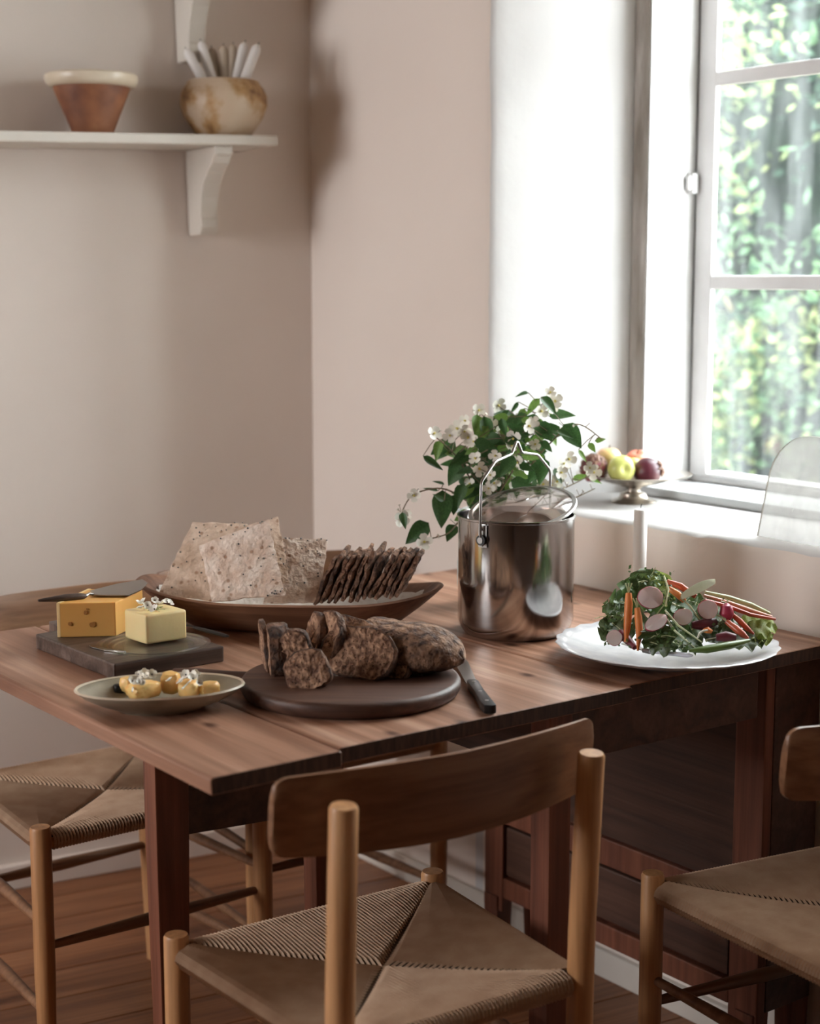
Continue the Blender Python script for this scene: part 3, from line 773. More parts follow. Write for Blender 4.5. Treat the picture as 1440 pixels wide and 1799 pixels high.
def make_chair(label):
    t = thing('dining_chair', label, 'chair', group='oak cord-seat chairs around the table')
    s = obj('seat', cord_seat(), M_cord, t)
    mb = MB(); vs = []; qs = [(-.206, .181), (.206, .181), (.179, -.181), (-.179, -.181)]
    for z in (.431, .437): vs += [(x, y, z) for x, y in qs] + [(0, 0, z - .012)]
    mb.add(vs, [(0, 1, 4), (1, 2, 4), (2, 3, 4), (3, 0, 4), (5, 9, 6), (6, 9, 7), (7, 9, 8), (8, 9, 5), (0, 1, 6, 5), (1, 2, 7, 6), (2, 3, 8, 7), (3, 0, 5, 8)])
    obj('seat_filling', mb, M_filling, t)
    mb = MB()
    mb.tube([(-.213, .188, .4245), (.213, .188, .4245)], .0085, 10).tube([(-.185, -.188, .4245), (.185, -.188, .4245)], .0085, 10)
    mb.tube([(-.213, .188, .4265), (-.185, -.188, .4265)], .0085, 10).tube([(.213, .188, .4265), (.185, -.188, .4265)], .0085, 10)
    obj('seat_rails', mb, M_oak, t, smooth=True)
    for sx in (-1, 1):
        mb = MB(); mb.tube([(sx * .213, .188, 0), (sx * .213, .188, .2), (sx * .213, .188, .452), (sx * .213, .188, .456)], [.0135, .0175, .0175, .0155], 20); obj('leg', mb, M_oak, t, smooth=True)
        mb = MB(); mb.tube([(sx * .185, -.176, 0), (sx * .185, -.188, .25), (sx * .185, -.192, .5), (sx * .186, -.204, .738), (sx * .186, -.2043, .742)], [.0135, .0178, .018, .0175, .0155], 20); obj('leg', mb, M_oak, t, smooth=True)
        for z, r_ in ((.29, .0095), (.135, .0095)):
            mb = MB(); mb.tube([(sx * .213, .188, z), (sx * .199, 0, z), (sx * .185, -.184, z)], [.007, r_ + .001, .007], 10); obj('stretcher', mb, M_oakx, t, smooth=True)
    for y, z, xx in ((.188, .25, .213), (-.183, .235, .185)):
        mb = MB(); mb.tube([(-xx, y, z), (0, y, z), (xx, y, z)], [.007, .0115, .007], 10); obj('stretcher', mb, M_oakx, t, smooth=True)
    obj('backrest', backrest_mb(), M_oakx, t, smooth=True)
    return t
ch = make_chair('oak chair in the foreground, its curved back towards us, tucked at the near table edge')
ch.location = (-.0369, 2.0778, 0); ch.rotation_euler = (0, 0, .5955)
for loc, rz, lab in (((-.549, 2.831, 0), 3.80, 'oak chair at the left with its woven seat lit by daylight, behind the table leaf'),
                     ((-.2253, 3.1678, 0), 3.7708, 'oak chair at the far side of the table, backrest peeking out behind the bread trough'),
                     ((.6403, 2.2743, 0), .4698, 'oak chair at the right edge, cut off, in front of the cabinet base')):
    c = copy_tree(ch); c.location = loc; c.rotation_euler = (0, 0, rz); c['label'] = lab

#@@TABLETOP@@
# ------------------------------------------------------------------ things on the table
def T(px, py, z=None): return PZ(px, py, ZT if z is None else z)
UP = Vector((0, 0, 1))
def grid_slab(P0, P1, P2, P3, th, nu=12, nv=12, amp=.0012, edge=.0015, seed=0, warp=0.0, origin=None):
    """thin baked sheet P0..P3 (closed solid) with uneven outline and surface"""
    nrm = ((P1 - P0).cross(P3 - P0)).normalized(); mb = MB(); top = []; bot = []
    for i in range(nu + 1):
        for k in range(nv + 1):
            a, b = i / nu, k / nv
            p_ = P0 * (1 - a) * (1 - b) + P1 * a * (1 - b) + P2 * a * b + P3 * (1 - a) * b
            q = p_ * 40 + Vector((seed, seed * 2, 0))
            on = (i in (0, nu)) or (k in (0, nv))
            if on:
                c_ = (P0 + P1 + P2 + P3) / 4; p_ = p_ + (p_ - c_).normalized() * edge * noise.noise(q * 2.2) * 2
            w_ = warp * math.sin(a * PI) * math.sin(b * PI) + amp * noise.noise(q * 1.3)
            e = .55 if on else 1
            top.append(p_ + nrm * (th / 2 * e + w_ + amp * .6 * noise.noise(q * 3))); bot.append(p_ + nrm * (-th / 2 * e + w_))
    n_ = nv + 1; N1 = len(top); fs = []
    for i in range(nu):
        for k in range(nv):
            a = i * n_ + k; fs += [(a, a + n_, a + n_ + 1, a + 1), (N1 + a, N1 + a + 1, N1 + a + n_ + 1, N1 + a + n_)]
        for k in (0, nv):
            a = i * n_ + k; fs.append((a, a + n_, N1 + a + n_, N1 + a))
    for i in (0, nu):
        for k in range(nv): a = i * n_ + k; fs.append((a, a + 1, N1 + a + 1, N1 + a))
    return mb.add(top + bot, fs)
def wthing(name, label, cat, mb, mats, origin, group=None, **kw):
    o = obj(name, mb, mats, origin=origin, **kw); tag(o, label, cat, group); return o

# --- stock pot
pc = Vector((.1745, 2.645, ZT))
t = thing('stock_pot', 'tall polished steel pot with swing handle in the middle of the table', 'pot', pc)
r_ = .0955; hp = .197
mb = MB(); mb.lathe([(0, .004), (.078, .0), (.086, .004), (.0915, .012), (r_, .024), (r_, .10), (r_, hp - .004), (r_ + .0018, hp - .003), (r_ + .0018, hp), (r_ - .0012, hp + .0004), (r_ - .0018, hp - .004), (r_ - .0018, .03), (.086, .008), (0, .006)], 96)
obj('body', mb, M_steel, t, smooth=True, angle=60)
az = math.atan2(-.80, -.60)
def onpot(an, z, rr): return Vector((math.cos(an) * rr, math.sin(an) * rr, z))
for sgn in (0, 1):
    an = az + PI * sgn; rad = Vector((math.cos(an), math.sin(an), 0)); tg = Vector((-rad.y, rad.x, 0))
    Mm = Matrix((tg, rad, UP)).transposed().to_4x4(); Mm.translation = rad * (r_ + .0012)
    mb = MB(); mb.box(-.008, .008, -.001, .0016, hp - .042, hp - .006, M=Mm)
    mb.tube([Mm @ Vector((0, 0, hp - .030)), Mm @ Vector((0, .009, hp - .030))], .0052, 12)
    lug = obj('handle_lug', mb, M_chrome, t, smooth=True)
    for z_ in (hp - .012, hp - .038):
        mb = MB(); mb.lathe([(0, .0), (.003, .0), (.002, .0018), (0, .0024)], 10); v_ = obj('rivet', mb, M_chrome, lug, smooth=True)
        v_.matrix_local = Mm @ Matrix.Translation((0, .0016, z_)) @ Matrix.Rotation(-PI / 2, 4, 'X')
    mb = MB(); mb.tube([Mm @ Vector((0, .003, hp - .030)), Mm @ Vector((0, .0075, hp - .030))], .0085, 12); obj('bushing', mb, M_black, t, smooth=True)
ax = Vector((math.cos(az), math.sin(az), 0))
hz = [(-.1035, hp - .030), (-.1045, .20), (-.1035, .255), (-.101, .262), (-.066, .288), (-.060, .2905), (-.020, .297), (-.014, .299), (-.003, .3155), (0, .3165), (.003, .3155), (.014, .299), (.020, .297), (.060, .2905), (.066, .288), (.101, .262), (.1035, .255), (.1045, .20), (.1035, hp - .030)]
mb = MB(); mb.tube([ax * -x + UP * z for x, z in hz], .0023, 10); obj('bail_handle', mb, M_chrome, t, smooth=True)
mb = MB(); mb.lathe([(0, .0), (r_ - .003, .0), (r_ - .003, .002), (0, .006)], 40, jit=.02); o = obj('stew', mb, noise_mat('stew', (.35, .10, .04), (.55, .24, .10), scale=18, rough=.3), t, smooth=True); o.location = (0, 0, hp - .05)

# --- glass lid resting askew on the pot
lc = pc + Vector((.010, .006, hp + .008))
lid = thing('pot_lid', 'steel-rimmed glass lid lying askew on top of the steel pot', 'lid', lc)
lid.rotation_euler = Quaternion(Vector((.82, -.57, 0)).normalized(), R(17)).to_euler()
RL = .0885
mb = MB(); mb.lathe([(RL - .006, -.001), (RL, -.003), (RL + .0025, .0), (RL + .001, .0028), (RL - .005, .003)], 72, ring=True); obj('rim', mb, M_chrome, lid, smooth=True)
mb = MB(); mb.lathe([(RL - .004, .002), (.072, .009), (.05, .0145), (.025, .0175), (0, .0185), (.024, .0165), (.049, .0135), (.071, .008), (RL - .005, .001)], 60, ring=True); obj('dome', mb, M_lid, lid, smooth=True)

# --- bread trough
tc_ = Vector((-.204, 2.685, ZT)); tang = math.atan2(2.645 - 2.721, .047 + .455)
tr = thing('bread_trough', 'long shallow carved wooden trough filled with crispbreads', 'bowl', tc_, tang)
def troughpt(th, s, off=0):
    """s: 0 base rim .. 1 top rim"""
    co, si = math.cos(th), math.sin(th)
    ex = math.copysign(abs(co) ** .80, co); ey = math.copysign(abs(si) ** .92, si)
    x = (.165 + (.262 - .165) * s ** .85 - off) * ex; y = (.058 + (.112 - .058) * s ** .7 - off) * ey
    z = s * (.056 + .020 * abs(co) ** 3) + .002 * noise.noise(Vector((co * 2, si * 2, s * 2)))
    return Vector((x, y, z))
mb = MB(); seg = 72; rows = []
for s_ in (0, .15, .35, .6, .85, 1): rows.append([troughpt(2 * PI * k / seg, s_) for k in range(seg)])
rows.append([troughpt(2 * PI * k / seg, 1, .004) + UP * .003 for k in range(seg)])
for s_, o_ in ((1, .010), (.85, .011), (.6, .012), (.35, .012), (.18, .013)): rows.append([troughpt(2 * PI * k / seg, s_, o_) + UP * (.001 if s_ == 1 else .002) for k in range(seg)])
n0 = len(rows); vs = [v for g in rows for v in g]
fs = [(i * seg + k, i * seg + (k + 1) % seg, (i + 1) * seg + (k + 1) % seg, (i + 1) * seg + k) for i in range(n0 - 1) for k in range(seg)]
fs += [tuple(range(seg))[::-1], tuple((n0 - 1) * seg + k for k in range(seg))]
mb.add(vs, fs); obj('hull', mb, M_trough, tr, smooth=True, angle=60)
mb = MB(); rows = []
for j, (s_, o_) in enumerate(((.25, .03), (.4, .022), (.52, .019), (.64, .017), (.76, .014))):
    rows.append([troughpt(2 * PI * k / seg, s_ + (.10 * noise.noise(Vector((k * .45, 0, j))) if j > 2 else 0), o_ + .003 * noise.noise(Vector((k * .6, j * .4, 2)))) + UP * .005 for k in range(seg)])
vs = [v for g in rows for v in g]; n0 = len(rows)
fs = [(i * seg + k, i * seg + (k + 1) % seg, (i + 1) * seg + (k + 1) % seg, (i + 1) * seg + k) for i in range(n0 - 1) for k in range(seg)] + [tuple(range(seg))]
mb.add(vs, fs); o = obj('linen_cloth', mb, M_linen, smooth=True); o.location = tc_; o.rotation_euler = (0, 0, tang); tag(o, 'crumpled linen cloth lining the wooden trough under the crispbreads', 'cloth')

def quad(pts): return [PY(*q) for q in pts]
cr = [([(277, 1048, 2.680), (376, 1056, 2.668), (436, 920, 2.765), (338, 919, 2.775)], 'pale crispbread at the left of the trough, leaning behind the big one', 1),
      ([(373, 1057, 2.606), (501, 1046, 2.606), (472, 914, 2.675), (349, 958, 2.675)], 'pale crispbread in front, the largest sheet in the trough', 2),
      ([(395, 1044, 2.652), (508, 1024, 2.652), (488, 909, 2.728), (405, 932, 2.728)], 'pale crispbread hidden behind the largest sheet, its right edge showing', 3),
      ([(462, 1060, 2.655), (560, 1060, 2.645), (575, 948, 2.72), (488, 946, 2.73)], 'pale square crispbread just left of the dark crackers', 4)]
for q, lab, sd in cr:
    P = quad(q); o_ = (P[0] + P[1]) / 2
    cb = wthing('crispbread', lab, 'crispbread', grid_slab(*P, .0045, 14, 14, .0016, .002, sd, warp=.004), M_crisp2 if sd in (1, 3) else M_crisp, o_, group='pale crispbreads in the trough', smooth=True)
    rg = random.Random(sd); mb = MB(); nn = (P[1] - P[0]).cross(P[3] - P[0]).normalized()
    if nn.y > 0: nn = -nn
    for i in range(26):
        a, b = rg.random(), 1 - rg.random() ** 2.2 * (.9 if sd != 2 else 1)
        if sd == 2 and i < 8: a, b = rg.uniform(.75, 1), rg.uniform(0, .06)
        w_ = P[0] * (1 - a) * (1 - b) + P[1] * a * (1 - b) + P[2] * a * b + P[3] * (1 - a) * b + nn * (-.0 + .004 * math.sin(a * PI) * math.sin(b * PI) * (1 if ((P[1] - P[0]).cross(P[3] - P[0])).dot(nn) > 0 else -1) + .003)
        w_ -= o_; s_ = rg.uniform(.0011, .002)
        mb.add([w_ + Vector(v) * s_ for v in ((1, 0, 0), (-1, 0, 0), (0, 1, 0), (0, -1, 0), (0, 0, 1), (0, 0, -1))], [(0, 2, 4), (2, 1, 4), (1, 3, 4), (3, 0, 4), (2, 0, 5), (1, 2, 5), (3, 1, 5), (0, 3, 5)])
    sdm = obj('seeds', mb, M_blackseed, cb); sdm['kind'] = 'stuff'
ordn = ['first', 'second', 'third', 'fourth', 'fifth', 'sixth', 'seventh', 'eighth', 'ninth', 'tenth', 'eleventh', 'twelfth', 'thirteenth']
rg = random.Random(5)
for i in range(13):
    f_ = i / 12
    bxp = 551 + f_ * 146 + rg.uniform(-2, 2); byp = 1062 - f_ * 14; txp = 584 + f_ * 149 + rg.uniform(-3, 3) + (6 if i in (8, 9) else 0); typ = 981 - 2 * math.sin(f_ * PI) * 3 + rg.uniform(-5, 4)
    yb = 2.635 - f_ * .012
    b0 = PY(bxp, byp, yb); t0 = PY(txp, typ, yb + .006); dd = Vector((.012 + rg.uniform(-.006, .006), .062, .004))
    P = [b0, b0 + dd, t0 + dd * 1.05, t0]
    wthing('cracker', 'dark seeded rye cracker, %s from the left in the leaning row' % ordn[i], 'cracker', grid_slab(*P, .0088, 8, 14, .0042, .0036, 20 + i), M_cracker, b0, group='dark crackers leaning in the trough', smooth=True)

# --- rectangular board with cheese and butter
Nn = T(200, 1166, .785); Nn.z = ZT; e1 = Vector((-.621, .783, 0)).normalized(); e2 = Vector((.783, .621, 0)).normalized()
angb = math.atan2(e2.y, e2.x)                # local x = e2, local y = e1
bd = thing('chopping_board', 'thick dark rectangular wooden board under the cheese and butter', 'board', Nn, angb)
obj('board', MB().prism([(0, 0), (.188, 0), (.188, .262), (.135, .262), (.125, .33), (.06, .335), (.052, .268), (.03, .262), (0, .258)], .0, .0245), M_dark_board, bd, bevel=.003)
for x_ in (.047, .094, .141):
    pass
ZB = ZT + .0246
P1 = T(103, 1120, ZB); P2 = T(204, 1118, ZB); P3 = T(252, 1094, ZB); P4 = T(158, 1092, ZB)
t = thing('cheese_block', 'block of yellow holed cheese at the left of the dark board', 'cheese', (P1 + P2 + P3 + P4) / 4)
oc = Vector(t.location)
fp = [(p_.x - oc.x, p_.y - oc.y) for p_ in (P1, P2, P3, P4)]
hc = .0545
mb = MB(); mb.prism(fp, 0, hc); ck = obj('cheese', mb, M_cheese, t, bevel=.002)
mb = MB(); w1_ = Vector(fp[0]); w2_ = Vector(fp[3]); od = Vector((w1_.y - w2_.y, w2_.x - w1_.x)).normalized() * .0022
if od.x > 0: od = -od
mb.prism([tuple(w1_ + od), tuple(w1_ + Vector((.0035, 0))), tuple(w2_ + Vector((.0035, 0))), tuple(w2_ + od)], .0, hc + .0005); obj('rind', mb, M_rind, t, bevel=.001)
fd = (P2 - P1).normalized(); fn = Vector((fd.y, -fd.x, 0)); fn = fn if fn.y < 0 else -fn
for (px, py, sz) in ((150, 1076, .0042), (123, 1096, .0045), (163, 1097, .0065), (153, 1070, .002)):
    c_ = PV(px, py, P1, fn) - oc; mb = MB(); rg = random.Random(px)
    k_ = 9; an0 = rg.random() * 6
    vs = [c_ + fn * .0012 + fd * math.cos(an0 + 2 * PI * j / k_) * sz * rg.uniform(.6, 1.1) + UP * math.sin(an0 + 2 * PI * j / k_) * sz * rg.uniform(.5, .9) for j in range(k_)]
    vs2 = [c_ - fn * .003 + (v - c_) * .4 for v in vs]
    mb.add(vs + vs2, [tuple(range(k_)), tuple(range(k_, 2 * k_))[::-1]] + [(j, (j + 1) % k_, k_ + (j + 1) % k_, k_ + j) for j in range(k_)])
    obj('hole', mb, M_cheese_in, t, smooth=True)

dc = T(270, 1140, ZB); dc.z = ZB
t = thing('butter_dish', 'small round ribbed glass plate under the butter', 'plate', dc)
mb = MB(); mb.lathe([(0, .001), (.05, .0), (.055, .001), (.083, .007), (.086, .009), (.084, .0095), (.078, .0085), (.055, .004), (0, .003)], 64); obj('plate', mb, M_clear, t, smooth=True, angle=70)
for rr in (.060, .069, .078):
    mb = MB(); mb.lathe([(rr - .002, .0045 + (rr - .06) * .25), (rr, .0065 + (rr - .06) * .25), (rr + .002, .005 + (rr - .06) * .25)], 56, ring=True); obj('rib', mb, M_clear, t, smooth=True)
ZD = ZB + .0042
q0 = T(257, 1133, ZD); q1 = T(329, 1122, ZD); q3 = T(219, 1121, ZD); q2 = q1 + q3 - q0
bc = (q0 + q2) / 2; hb = .046
fpb = [(q.x - bc.x, q.y - bc.y) for q in (q0, q1, q2, q3)]
mb = MB(); mb.prism(fpb, 0, hb)
bt = obj('butter_block', mb, M_butter, origin=None, bevel=.0045, seg=3, smooth=True); bt.location = bc; tag(bt, 'square block of pale butter topped with white blossoms', 'butter')

def flower_mesh(npet=4, r=.0085, cup=.35):
    mb = MB()
    for k in range(npet):
        a = 2 * PI * k / npet; ca, sa = math.cos(a), math.sin(a); pts = []
        for (u_, v_, z) in ((.0, 0, 0), (.35, -.36, .18), (.75, -.52, .42), (1.02, -.26, .5), (1.02, .26, .5), (.75, .52, .42), (.35, .36, .18), (.6, 0, .22)):
            x, y = u_ * r, v_ * r; pts.append(Vector((x * ca - y * sa, x * sa + y * ca, z * r * cup * 2)))
        mb.add(pts, [(0, 1, 7), (1, 2, 7), (2, 3, 7), (3, 4, 7), (4, 5, 7), (5, 6, 7), (6, 0, 7)], 0)
    mb.lathe([(0, .0), (r * .16, .0005), (r * .14, r * .32), (0, r * .38)], 7, mi=1)
    return mb
_fm = obj('flower', flower_mesh(), [M_petal, M_petalc], smooth=True); FLOWER = _fm.data; bpy.data.objects.remove(_fm)
_fm = obj('flower', flower_mesh(5, .0050, .6), [M_petal, M_blackseed], smooth=True); SMALLFL = _fm.data; bpy.data.objects.remove(_fm)
def put(name, me, parent, p_, up, s=1.0, spin=0):
    o = bpy.data.objects.new(name, me); COL.objects.link(o); o.parent = parent
    q = UP.rotation_difference(up.normalized()); o.matrix_local = Matrix.Translation(p_) @ q.to_matrix().to_4x4() @ Matrix.Rotation(spin, 4, 'Z') @ Matrix.Diagonal((s, s, s, 1)); return o
t = thing('blossom_sprig', 'cluster of small white blossoms with dark centres on top of the butter block', 'blossoms', bc + UP * hb)
rg = random.Random(2)
for i in range(11):
    a, b = rg.uniform(-.8, .8), rg.uniform(-.8, .7)
    pp = Vector(((fpb[1][0] - fpb[0][0]) * a / 2 + (fpb[3][0] - fpb[0][0]) * b / 2, (fpb[1][1] - fpb[0][1]) * a / 2 + (fpb[3][1] - fpb[0][1]) * b / 2, .003 + rg.uniform(0, .006)))
    put('flower', SMALLFL, t, pp, Vector((rg.uniform(-1, 1), rg.uniform(-1.6, .2), 1)), rg.uniform(1.0, 1.5), rg.random() * 6)
mb = MB()
for i in range(7): mb.tube([(rg.uniform(-.02, .02), rg.uniform(-.02, .02), .0006), (rg.uniform(-.01, .01), rg.uniform(-.01, .01), .002), (rg.uniform(-.02, .02), rg.uniform(-.02, .02), .004)], .0006, 5)
obj('stalks', mb, M_celery, t)

# cheese server lying on the cheese
zc_ = ZB + hc + .004
h0 = T(67, 1055, zc_); h1 = T(150, 1047, zc_); b0 = T(163, 1043, zc_)
t = thing('cheese_server', 'cheese slicer with dark wooden handle and broad steel blade on the cheese', 'cheese server', h1)
mb = MB(); d_ = (h1 - h0); mb.tube([h0 - h1, h0 - h1 + d_ * .12, h0 - h1 + d_ * .55, h0 - h1 + d_ * .9, Vector((0, 0, 0))], [.0022, .0038, .0075, .007, .0045], 12, flat=.8); obj('handle', mb, M_dark_board, t, smooth=True)
mb = MB(); mb.tube([Vector((0, 0, 0)), (b0 - h1) * .5 + UP * .002, b0 - h1 + UP * -.001], [.003, .002, .0025], 8)
bl = [T(158, 1038, zc_), T(205, 1026, zc_), T(250, 1018, zc_), T(259, 1024, zc_), T(248, 1036, zc_), T(226, 1046, zc_), T(190, 1046, zc_), T(166, 1045, zc_)]
mb.prism([(v.x - h1.x, v.y - h1.y) for v in bl], -.001, .0004); obj('blade', mb, M_chrome, t, angle=30)

# little spreader on the board and dark-handled knife beyond the butter
a_ = T(156, 1134, ZB + .0015); b_ = T(200, 1144, ZB + .0015)
t = thing('butter_spreader', 'short shiny steel spreader lying on the dark board in front of the butter', 'knife', a_)
d_ = b_ - a_; s_ = Vector((-d_.y, d_.x, 0)).normalized()
mb = MB(); mb.prism([tuple((v).xy) for v in (Vector((0, 0, 0)), d_ * .25 - s_ * .005, d_ * .7 - s_ * .005, d_ * 1.0 - s_ * .001, d_ * 1.0 + s_ * .002, d_ * .5 + s_ * .003)], -.0006, .0008); obj('blade', mb, M_chrome, t)
mb = MB(); mb.tube([d_, d_ * 1.35 + s_ * .004], [.0022, .003], 8); obj('handle', mb, M_chrome, t, smooth=True)
a_ = T(332, 1100, ZB + .004); b_ = T(400, 1118, ZB + .004); c_ = T(330, 1082, ZB + .004)
t = thing('cheese_knife', 'small dark-handled knife on the board behind the butter', 'knife', a_)
d_ = b_ - a_; s_ = Vector((-d_.y, d_.x, 0)).normalized()
mb = MB(); mb.tube([d_ * .15, d_ * .5, d_ * .9, d_], [.004, .0055, .005, .003], 10, flat=.6); obj('handle', mb, M_black, t, smooth=True)
mb = MB(); mb.prism([tuple(v.xy) for v in (d_ * .16 - s_ * .003, d_ * .16 + s_ * .004, d_ * -.5 + s_ * .012, d_ * -.75 + s_ * .005, d_ * -.5 - s_ * .001)], -.0006, .0006); obj('blade', mb, M_chrome, t)

# --- oval dish in front
dc = T(282, 1214, .785); dc.z = ZT; da = R(12)
t = thing('oval_dish', 'small oval speckled stoneware dish at the near left of the table', 'dish', dc, da)
mb = MB(); mb.lathe([(0, .003), (.052, .002), (.056, .0), (.060, .003), (.085, .012), (.104, .022), (.1125, .029), (.1145, .031), (.112, .032), (.104, .027), (.085, .0165), (.055, .008), (0, .007)], 64, sy=.62, jit=.012); obj('dish', mb, M_olive_dish, t, smooth=True, angle=70)
mb = MB(); mb.lathe([(.1120, .0292), (.1153, .0310), (.1135, .0335), (.1105, .0318)], 64, sy=.62, jit=.012, ring=True); obj('glazed_rim', mb, M_glaze, t, smooth=True, label='pale glazed rim')
def chunk(name, lab, cat, px, py, z, s, mat, seed, grp=None, sx=1, sy=1, sz=1):
    c_ = T(px, py, z); mb = MB(); rg = random.Random(seed)
    bmx = bmesh.new(); bmesh.ops.create_icosphere(bmx, subdivisions=3, radius=1)
    rt = Matrix.Rotation(rg.random() * 6, 3, 'Z')
    vs = []
    for v in bmx.verts:
        q = v.co; m_ = max(abs(q.x), abs(q.y), abs(q.z)); q = q.lerp(q / m_ * .85, .6)
        q = q * (1 + .13 * noise.noise(q * 1.8 + Vector((seed, 0, 0))))
        vs.append(rt @ Vector((q.x * s * sx, q.y * s * sy, q.z * s * sz)))
    mb.add(vs, [tuple(v.index for v in f.verts) for f in bmx.faces]); bmx.free()
    o = obj(name, mb, mat, smooth=True); o.location = c_; tag(o, lab, cat, grp); return o
zo = ZT + .026
chunk('orange_segment', 'peeled pale orange piece at the front left of the oval dish', 'fruit piece', 252, 1212, zo, .017, M_orange, 1, 'orange pieces in the oval dish', 1.5, 1, .8)
chunk('orange_segment', 'deep orange piece at the back left of the oval dish, beside the olive', 'fruit piece', 226, 1203, zo, .012, M_orange, 2, 'orange pieces in the oval dish')
chunk('orange_segment', 'orange piece standing in the middle of the oval dish', 'fruit piece', 300, 1199, zo + .004, .014, M_orange, 3, 'orange pieces in the oval dish', 1, 1, 1.2)
chunk('orange_segment', 'pale orange piece right of the middle of the oval dish', 'fruit piece', 334, 1209, zo, .016, M_orange, 4, 'orange pieces in the oval dish', 1.3, 1, .8)
chunk('orange_segment', 'wedge of orange at the right end of the oval dish', 'fruit piece', 366, 1209, zo, .013, M_orange, 5, 'orange pieces in the oval dish', 1.2, 1, .8)
chunk('black_olive', 'black olive at the left end of the oval dish', 'olive', 209, 1210, ZT + .020, .0085, M_black, 7, None, 1, 1, .9)
t = thing('blossom_sprig', 'white blossoms scattered over the orange pieces in the oval dish', 'blossoms', T(290, 1200, zo + .01))
rg = random.Random(9); o0 = Vector(t.location)
for i in range(20):
    px = rg.choice((238, 247, 262, 266, 325, 334, 345, 348, 300)) + rg.uniform(-7, 7); 
    put('flower', SMALLFL, t, T(px, rg.uniform(1184, 1202), zo + .016) - o0, Vector((rg.uniform(-1, 1), rg.uniform(-1.6, .2), 1)), rg.uniform(.9, 1.5), rg.random() * 6)
mb = MB(); mb.tube([T(232, 1215, zo + .006) - o0, T(236, 1195, zo + .012) - o0, T(250, 1185, zo + .02) - o0], .0012, 5).tube([T(320, 1210, zo + .008) - o0, T(335, 1195, zo + .014) - o0, T(345, 1184, zo + .02) - o0], .0012, 5); obj('stalks', mb, M_petal, t)

# --- round board, loaf and slices
rc = T(616, 1187, .784); rc.z = ZT
t = thing('round_bread_board', 'round dark wooden bread board with a stubby handle, under the sliced loaf', 'board', rc)
mb = MB(); mb.lathe([(0, .0), (.147, .0), (.152, .003), (.156, .010), (.156, .018), (.153, .0225), (.149, .0235), (0, .0235)], 80); obj('board', mb, M_round_board, t, smooth=True, angle=50)
ha = T(300, 1176, .778) - rc; hb_ = T(432, 1186, .778) - rc; ha.z = hb_.z = .0125
mb = MB(); d_ = hb_ - ha; mb.tube([ha - d_ * .0, ha + d_ * .04, ha + d_ * .3, ha + d_ * .7, ha + d_ * 1.12], [.004, .010, .0135, .0125, .014], 16, flat=.75); obj('handle', mb, M_round_board, t, smooth=True)
ZR_ = ZT + .0237
# loaf half
c_ = T(727, 1180, ZR_); la = R(-28)
def loaf_mb(L, w, h, seed, cut=True):
    mb = MB(); nu, nv = 26, 30; vs = []
    for i in range(nu + 1):
        u_ = i / nu; x = -L / 2 + L * u_
        k = math.sqrt(max(0, 1 - (max(0, (u_ - .35)) / .65) ** 2.3)) if cut else math.sin(PI * min(1, max(0, u_))) ** .6
        for j in range(nv):
            a = 2 * PI * j / nv; ca, sa = math.cos(a), math.sin(a)
            y = math.copysign(abs(ca) ** .85, ca) * w / 2 * k; z = (sa * (h * .62 if sa > 0 else h * .38)) * k
            q = 1 + .06 * noise.noise(Vector((x * 30 + seed, ca * 1.5, sa * 1.5))) + .025 * noise.noise(Vector((x * 110 + seed, ca * 6, sa * 6)))
            vs.append(Vector((x + (.004 * noise.noise(Vector((ca, sa, seed))) if i else 0), y * q, h * .38 + z * q)))
    mb.add(vs, [(i * nv + j, i * nv + (j + 1) % nv, (i + 1) * nv + (j + 1) % nv, (i + 1) * nv + j) for i in range(nu) for j in range(nv)], 0)
    mb.f.append(tuple(range(nv))[::-1]); mb.m.append(1); mb.f.append(tuple(nu * nv + j for j in range(nv))); mb.m.append(0)
    return mb
lf = obj('bread_loaf', loaf_mb(.150, .112, .070, 3), [M_loaf, M_crumb], smooth=True, angle=50)
lf.location = c_ + Vector((.004, .012, -.002)); lf.rotation_euler = (0, 0, la); tag(lf, 'uncut end of the dark rye loaf at the right of the round board', 'bread')
def slice_obj(lab, c, nrm, up, w, h, th, seed, stand=True, roll=0):
    mb = MB(); n_ = 34; ring = []
    for k in range(n_):
        a = 2 * PI * k / n_; ca, sa = math.cos(a), math.sin(a)
        x = math.copysign(abs(ca) ** .8, ca) * w / 2; z = sa * h / 2 if sa > 0 else math.copysign(abs(sa) ** .5, sa) * h / 2 * .92
        q = 1 + .09 * noise.noise(Vector((ca * 1.6 + seed, sa * 1.6, 0))) + .07 * noise.noise(Vector((ca * 6 + seed, sa * 6, 0)))
        ring.append((x * q, z * q))
    vs = []
    for (o_, sc) in ((-th / 2, .0), (-th / 2, .45), (-th / 2, .93), (-th * .35, 1.0), (th * .35, 1.0), (th / 2, .93), (th / 2, .45), (th / 2, .0)):
        for (x, z) in ring: vs.append(Vector((x * sc, o_ + (.0035 * noise.noise(Vector((x * sc * 90 + seed, z * sc * 90, o_ * 10))) if .3 < sc < .95 else 0), z * sc)))
    mb.add(vs, []); 
    for i in range(7):
        for k in range(n_):
            mb.f.append((i * n_ + k, i * n_ + (k + 1) % n_, (i + 1) * n_ + (k + 1) % n_, (i + 1) * n_ + k)); mb.m.append(1 if i in (0, 1, 5, 6) else 0)
    o = obj('bread_slice', mb, [M_crust, M_crumb], smooth=True, angle=50)
    nn = nrm.normalized(); u_ = (up - nn * up.dot(nn)).normalized(); x_ = u_.cross(-nn)   # local y = nn
    Mx = Matrix((nn.cross(u_), nn, u_)).transposed().to_4x4(); Mx.translation = c
    o.matrix_world = Mx @ Matrix.Rotation(roll, 4, 'Y')
    tag(o, lab, 'bread', 'rye bread slices on the round board'); return o
